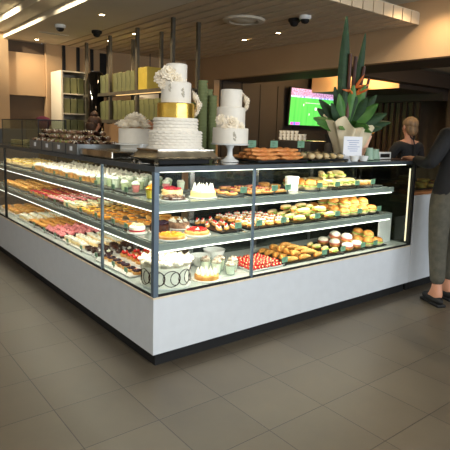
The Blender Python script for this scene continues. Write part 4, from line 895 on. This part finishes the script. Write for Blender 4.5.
# ------------------------------------------------------------------ people
def skin_fig(name, parent, m, verts, edges, root=0, sub=2):
    me = bpy.data.meshes.new(name); me.from_pydata([v[:3] for v in verts], edges, []); me.materials.append(m)
    o = bpy.data.objects.new(name, me); COL.objects.link(o)
    if parent: o.parent = parent
    md = o.modifiers.new('skin', 'SKIN'); md.use_smooth_shade = True
    for i, v in enumerate(verts):
        r = v[3]; me.skin_vertices[0].data[i].radius = r if hasattr(r, '__len__') else (r, r)
        me.skin_vertices[0].data[i].use_root = (i == root)
    s = o.modifiers.new('sub', 'SUBSURF'); s.levels = sub; s.render_levels = sub
    return o
def chain(n0, pts):  # helper: returns verts/edges of a chain
    return pts, [(n0+i, n0+i+1) for i in range(len(pts)-1)]
def figure(loc, rz, label, skin, hair, top, bottom, H=1.7, armL=None, armR=None, lean=0, side=0, bulk=1, name='person', cut_back=False, bun=True, stride=0, headturn=0):
    """local frame: faces +Y, x to its right; arms given as elbow, wrist points (metres, local)"""
    k = H/1.7; t = empty(name, loc, label, 'person', None, rz)
    def P(x, y, z, r): return ((x+side*max(0, z-.95))*k, (y+lean*max(0, z-.95))*k, z*k, (r*k if not hasattr(r, '__len__') else (r[0]*k, r[1]*k)))
    V = []; E = []
    def add(p, par=None):
        V.append(p); i = len(V)-1
        if par is not None: E.append((par, i))
        return i
    pel = add(P(0, 0, .95, (.125, .095))); wa = add(P(0, 0, 1.08, (.105, .08)), pel); ch = add(P(0, 0, 1.27, (.13, .095)), wa); sh = add(P(0, 0, 1.40, (.09, .07)), ch)
    nk = add(P(0, .0, 1.46, .047), sh); nt = add(P(0, .01, 1.51, .048), nk); jaw = add(P(0, .02, 1.555, (.06, .066)), nt); hd = add(P(0, .008, 1.615, (.077, .093)), jaw); tp = add(P(0, 0, 1.665, (.058, .07)), hd)
    hands = []
    arms = {}
    for s, arm in ((-1, armL), (1, armR)):
        if arm is None: arm = ((s*.26, -.02, 1.12), (s*.25, .1, .9))
        so = add(P(s*.17, 0, 1.385, .052), sh); el = add(P(*arm[0], .038), so); wr = add(P(*arm[1], .026), el)
        u = (Vector(arm[1])-Vector(arm[0])).normalized()
        pm = Vector(arm[1])+u*.05; palm = add(P(*pm, (.034, .02)), wr)
        sd = u.cross(Vector((0, 0, 1))).normalized(); base = Vector(arm[1])+u*.09
        for q, fl in enumerate((.062, .075, .07, .055)):
            b = base+sd*(.026-.0175*q); e = b+u*fl*.55+Vector((0, 0, -.008)); f2 = b+u*fl*.9+Vector((0, 0, -.028))
            i1 = add(P(*b, .009), palm); i2 = add(P(*e, .0085), i1); add(P(*f2, .0075), i2)
        th = Vector(arm[1])+u*.02+sd*.03*(-s if False else 1); i1 = add(P(*th, .011), wr); add(P(*(th+u*.045+sd*.02), .009), i1)
        arms[s] = arm
    legs = {}
    for s in (-1, 1):
        st = stride*s
        hp = add(P(s*.085, 0, .9, .082), pel); kn = add(P(s*.095, st*.5+.01, .5, .056), hp); an = add(P(s*.095, st, .09, .036), kn); add(P(s*.095, st-.03, .045, .034), an); add(P(s*.1, st+.11, .035, (.038, .026)), an)
    body = skin_fig('body', t, skin, V, E)
    # face: nose, ears, eyes
    hl = lean*.66
    fy = lambda y, z: (y+lean*max(0, z-.95))*k
    part('nose', t, skin, lambda bm: blob(bm, (.64*side*k, fy(.105, 1.59), 1.59*k), (.011*k, .016*k, .02*k), 2))
    for s in (-1, 1):
        part('ear', t, skin, lambda bm: blob(bm, (s*.079*k+.64*side*k, fy(0, 1.6), 1.6*k), (.01*k, .018*k, .03*k), 2))
        part('eye', t, HAIRD, lambda bm: blob(bm, (s*.03*k+.64*side*k, fy(.088, 1.615), 1.615*k), (.012*k, .007*k, .006*k), 2))
    part('mouth', t, mat('lip_tone', (170, 90, 84), .5), lambda bm: blob(bm, (.64*side*k, fy(.09, 1.552), 1.552*k), (.024*k, .008*k, .007*k), 2))
    def hr(bm):
        blob(bm, (.64*side*k, fy(-.018, 1.645), 1.645*k), (.088*k, .1*k, .088*k), 3, .06)
        blob(bm, (.64*side*k, fy(-.05, 1.575), 1.575*k), (.08*k, .062*k, .08*k), 3, .06)
        if bun: blob(bm, (.64*side*k, fy(-.075, 1.75), 1.74*k), (.052*k, .05*k, .045*k), 3, .2)
    part('hair', t, hair, hr)
    # clothes
    if top is not None:
        V = []; E = []; q = bulk
        a0 = add(P(0, 0, .80, (.15*q, .115*q))); a = add(P(0, 0, .95, (.15*q, .115*q)), a0); b = add(P(0, 0, 1.08, (.125*q, .1*q)), a); c = add(P(0, 0, 1.27, (.152*q, .113*q)), b); d = add(P(0, 0 if not cut_back else .03, 1.385, (.11, .085) if not cut_back else (.085, .05)), c)
        if not cut_back: add(P(0, 0, 1.44, .064), d)
        for s in (-1, 1):
            mid = add(P(s*.105, -.012, 1.372, .068*q), d) if cut_back else d; so = add(P(s*.165, 0, 1.38, .072*q), mid); ar = arms[s]; el = add(P(*ar[0], .053*q), so); w = Vector(ar[0]).lerp(Vector(ar[1]), .9); add(P(*w, .038), el)
        skin_fig('top', t, top, V, E)
    if bottom is not None:
        V = []; E = []
        a1 = add(P(0, 0, 1.03, (.122, .1))); a = add(P(0, 0, .94, (.136, .106)), a1)
        for s in (-1, 1):
            st = stride*s
            b = add(P(s*.088, 0, .87, .1), a); c = add(P(s*.097, st*.5+.01, .5, .078), b); add(P(s*.097, st*.97, .16, .06), c)
        skin_fig('trousers', t, bottom, V, E)
    for s in (-1, 1):
        st = stride*s
        part('shoe', t, BLACK, lambda bm: (blob(bm, (s*.097*k, (st+.05)*k, .045*k), (.045*k, .13*k, .044*k), 3), box(bm, (s*.097*k, (st+.045)*k, .012*k), (.08*k, .25*k, .024*k), .01)))
    return t
# customer at the right edge, reaching to the left over the low counter
c = figure((2.82, -.36, 0), math.radians(-25), 'customer in black jacket and khaki grey trousers at the right edge, reaching left', SKIN, HAIRD, CLOTHB, TROUS, 1.86,
       bulk=1.15, armL=((-.24, .02, 1.15), (-.22, .31, 1.18)), armR=((.27, .1, 1.12), (.2, .34, 1.14)), lean=.1, side=.28, bun=False, stride=.06)
# woman behind the counter, back turned, low-backed dress
w = figure((4.12, .92, 0), math.radians(-15), 'woman with tied fair hair in low-backed black top, turned away behind counter', SKIN, HAIRB, CLOTHB, CLOTHB, 1.71,
       armL=((-.28, .06, 1.14), (-.2, .3, 1.1)), armR=((.28, .06, 1.14), (.2, .3, 1.1)), cut_back=True, bun=False)
part('halter_tie', w, CLOTHB, lambda bm: (tube(bm, [(-.035, -.06, 1.5), (0, -.085, 1.46), (0, -.115, 1.38), (.0, -.13, 1.28)], .008, 6), tube(bm, [(.035, -.06, 1.5), (0, -.085, 1.46)], .008, 6)))
# staff member bending behind left wing
s = figure((.88, 3.45, 0), math.radians(-70), 'staff member with brown hair in a bun and white top, bending behind left wing', SKIN, HAIRD, CLOTHW, CLOTHB, 1.62,
       armL=((-.26, .12, 1.12), (-.2, .32, 1.1)), armR=((.26, .12, 1.12), (.2, .32, 1.1)), lean=.5, bun=True)

# ------------------------------------------------------------------ lights
arealight('unseen_daylight_lamp', (1.2, -5.45, 1.9), 7, 1.9, (math.radians(90), 0, 0), 150, (.9, .95, 1.0))  # area lamp standing in for daylight through the unseen shopfront
for k, (x, y, wt) in enumerate(((-.6, -2.6, 46), (1.3, .72, 120), (-2.9, 1.2, 30))):  # first and last are unseen fill panels added to brighten the base faces
    t = empty('unseen_ceiling_panel', (x, y, 3.2), 'flat square panel light in the upper ceiling, '+['unseen fill added over the customer floor', 'above the display counter', 'unseen fill added left of the display counter'][k], 'ceiling light', 'panel lights over customers')
    part('panel_frame', t, WALLW, lambda bm: [box(bm, (sx*.31, 0, -.01), (.02, .64, .02)) for sx in (-1, 1)]+[box(bm, (0, sy*.31, -.01), (.6, .02, .02)) for sy in (-1, 1)], False)
    part('diffuser', t, mat('panel_diffuser', (255, 246, 230), .5, emit=2, var=0), lambda bm: box(bm, (0, 0, -.008), (.6, .6, .008)), False)
    o = arealight('unseen_panel_lamp', (0, 0, -.03), .6, .6, (0, 0, 0), wt, (.88, .94, 1) if k == 2 else (1, .95, .86)); o.parent = t
# warm cove light over the back room recess
for p, wt in (((6.5, 4.1, 2.6), 34), ((6.6, 3.4, 2.6), 22), ((6.3, 1.2, 2.6), 10)):
    l = bpy.data.lights.new('recess_lamp', 'POINT'); l.energy = wt; l.color = (1, .62, .28); l.shadow_soft_size = .15
    o = bpy.data.objects.new('recess_lamp', l); COL.objects.link(o); o.location = p
W = bpy.data.worlds.new('world'); bpy.context.scene.world = W; W.use_nodes = True
W.node_tree.nodes['Background'].inputs[0].default_value = (.75, .85, 1, 1); W.node_tree.nodes['Background'].inputs[1].default_value = .6

# ------------------------------------------------------------------ camera
yaw, pitch, roll = .894, .131, .030
cam = bpy.data.cameras.new('camera'); co = bpy.data.objects.new('camera', cam); COL.objects.link(co)
fw = Vector((math.cos(yaw)*math.cos(pitch), math.sin(yaw)*math.cos(pitch), -math.sin(pitch)))
r = Vector((math.sin(yaw), -math.cos(yaw), 0)); u = r.cross(fw)
r2 = r*math.cos(roll)+u*math.sin(roll); u2 = -r*math.sin(roll)+u*math.cos(roll)
M = Matrix((r2, u2, -fw)).transposed().to_4x4(); M.translation = Vector((-1.526, -2.634, 1.5)); co.matrix_world = M
cam.sensor_width = 36; cam.lens = 505.2/450*36; cam.shift_x = -6.1/450; cam.shift_y = -27.3/450; cam.clip_start = .02
sc = bpy.context.scene; sc.camera = co
sc.view_settings.view_transform = 'Standard'; sc.view_settings.look = 'None'; sc.view_settings.gamma = 1; sc.view_settings.exposure = .5
sc.cycles.max_bounces = 8; sc.cycles.transparent_max_bounces = 24; sc.cycles.sample_clamp_indirect = 4
for p in PROTO.values():
    if not p[1]:
        for ch in list(p[0].children): bpy.data.objects.remove(ch)
        bpy.data.objects.remove(p[0])
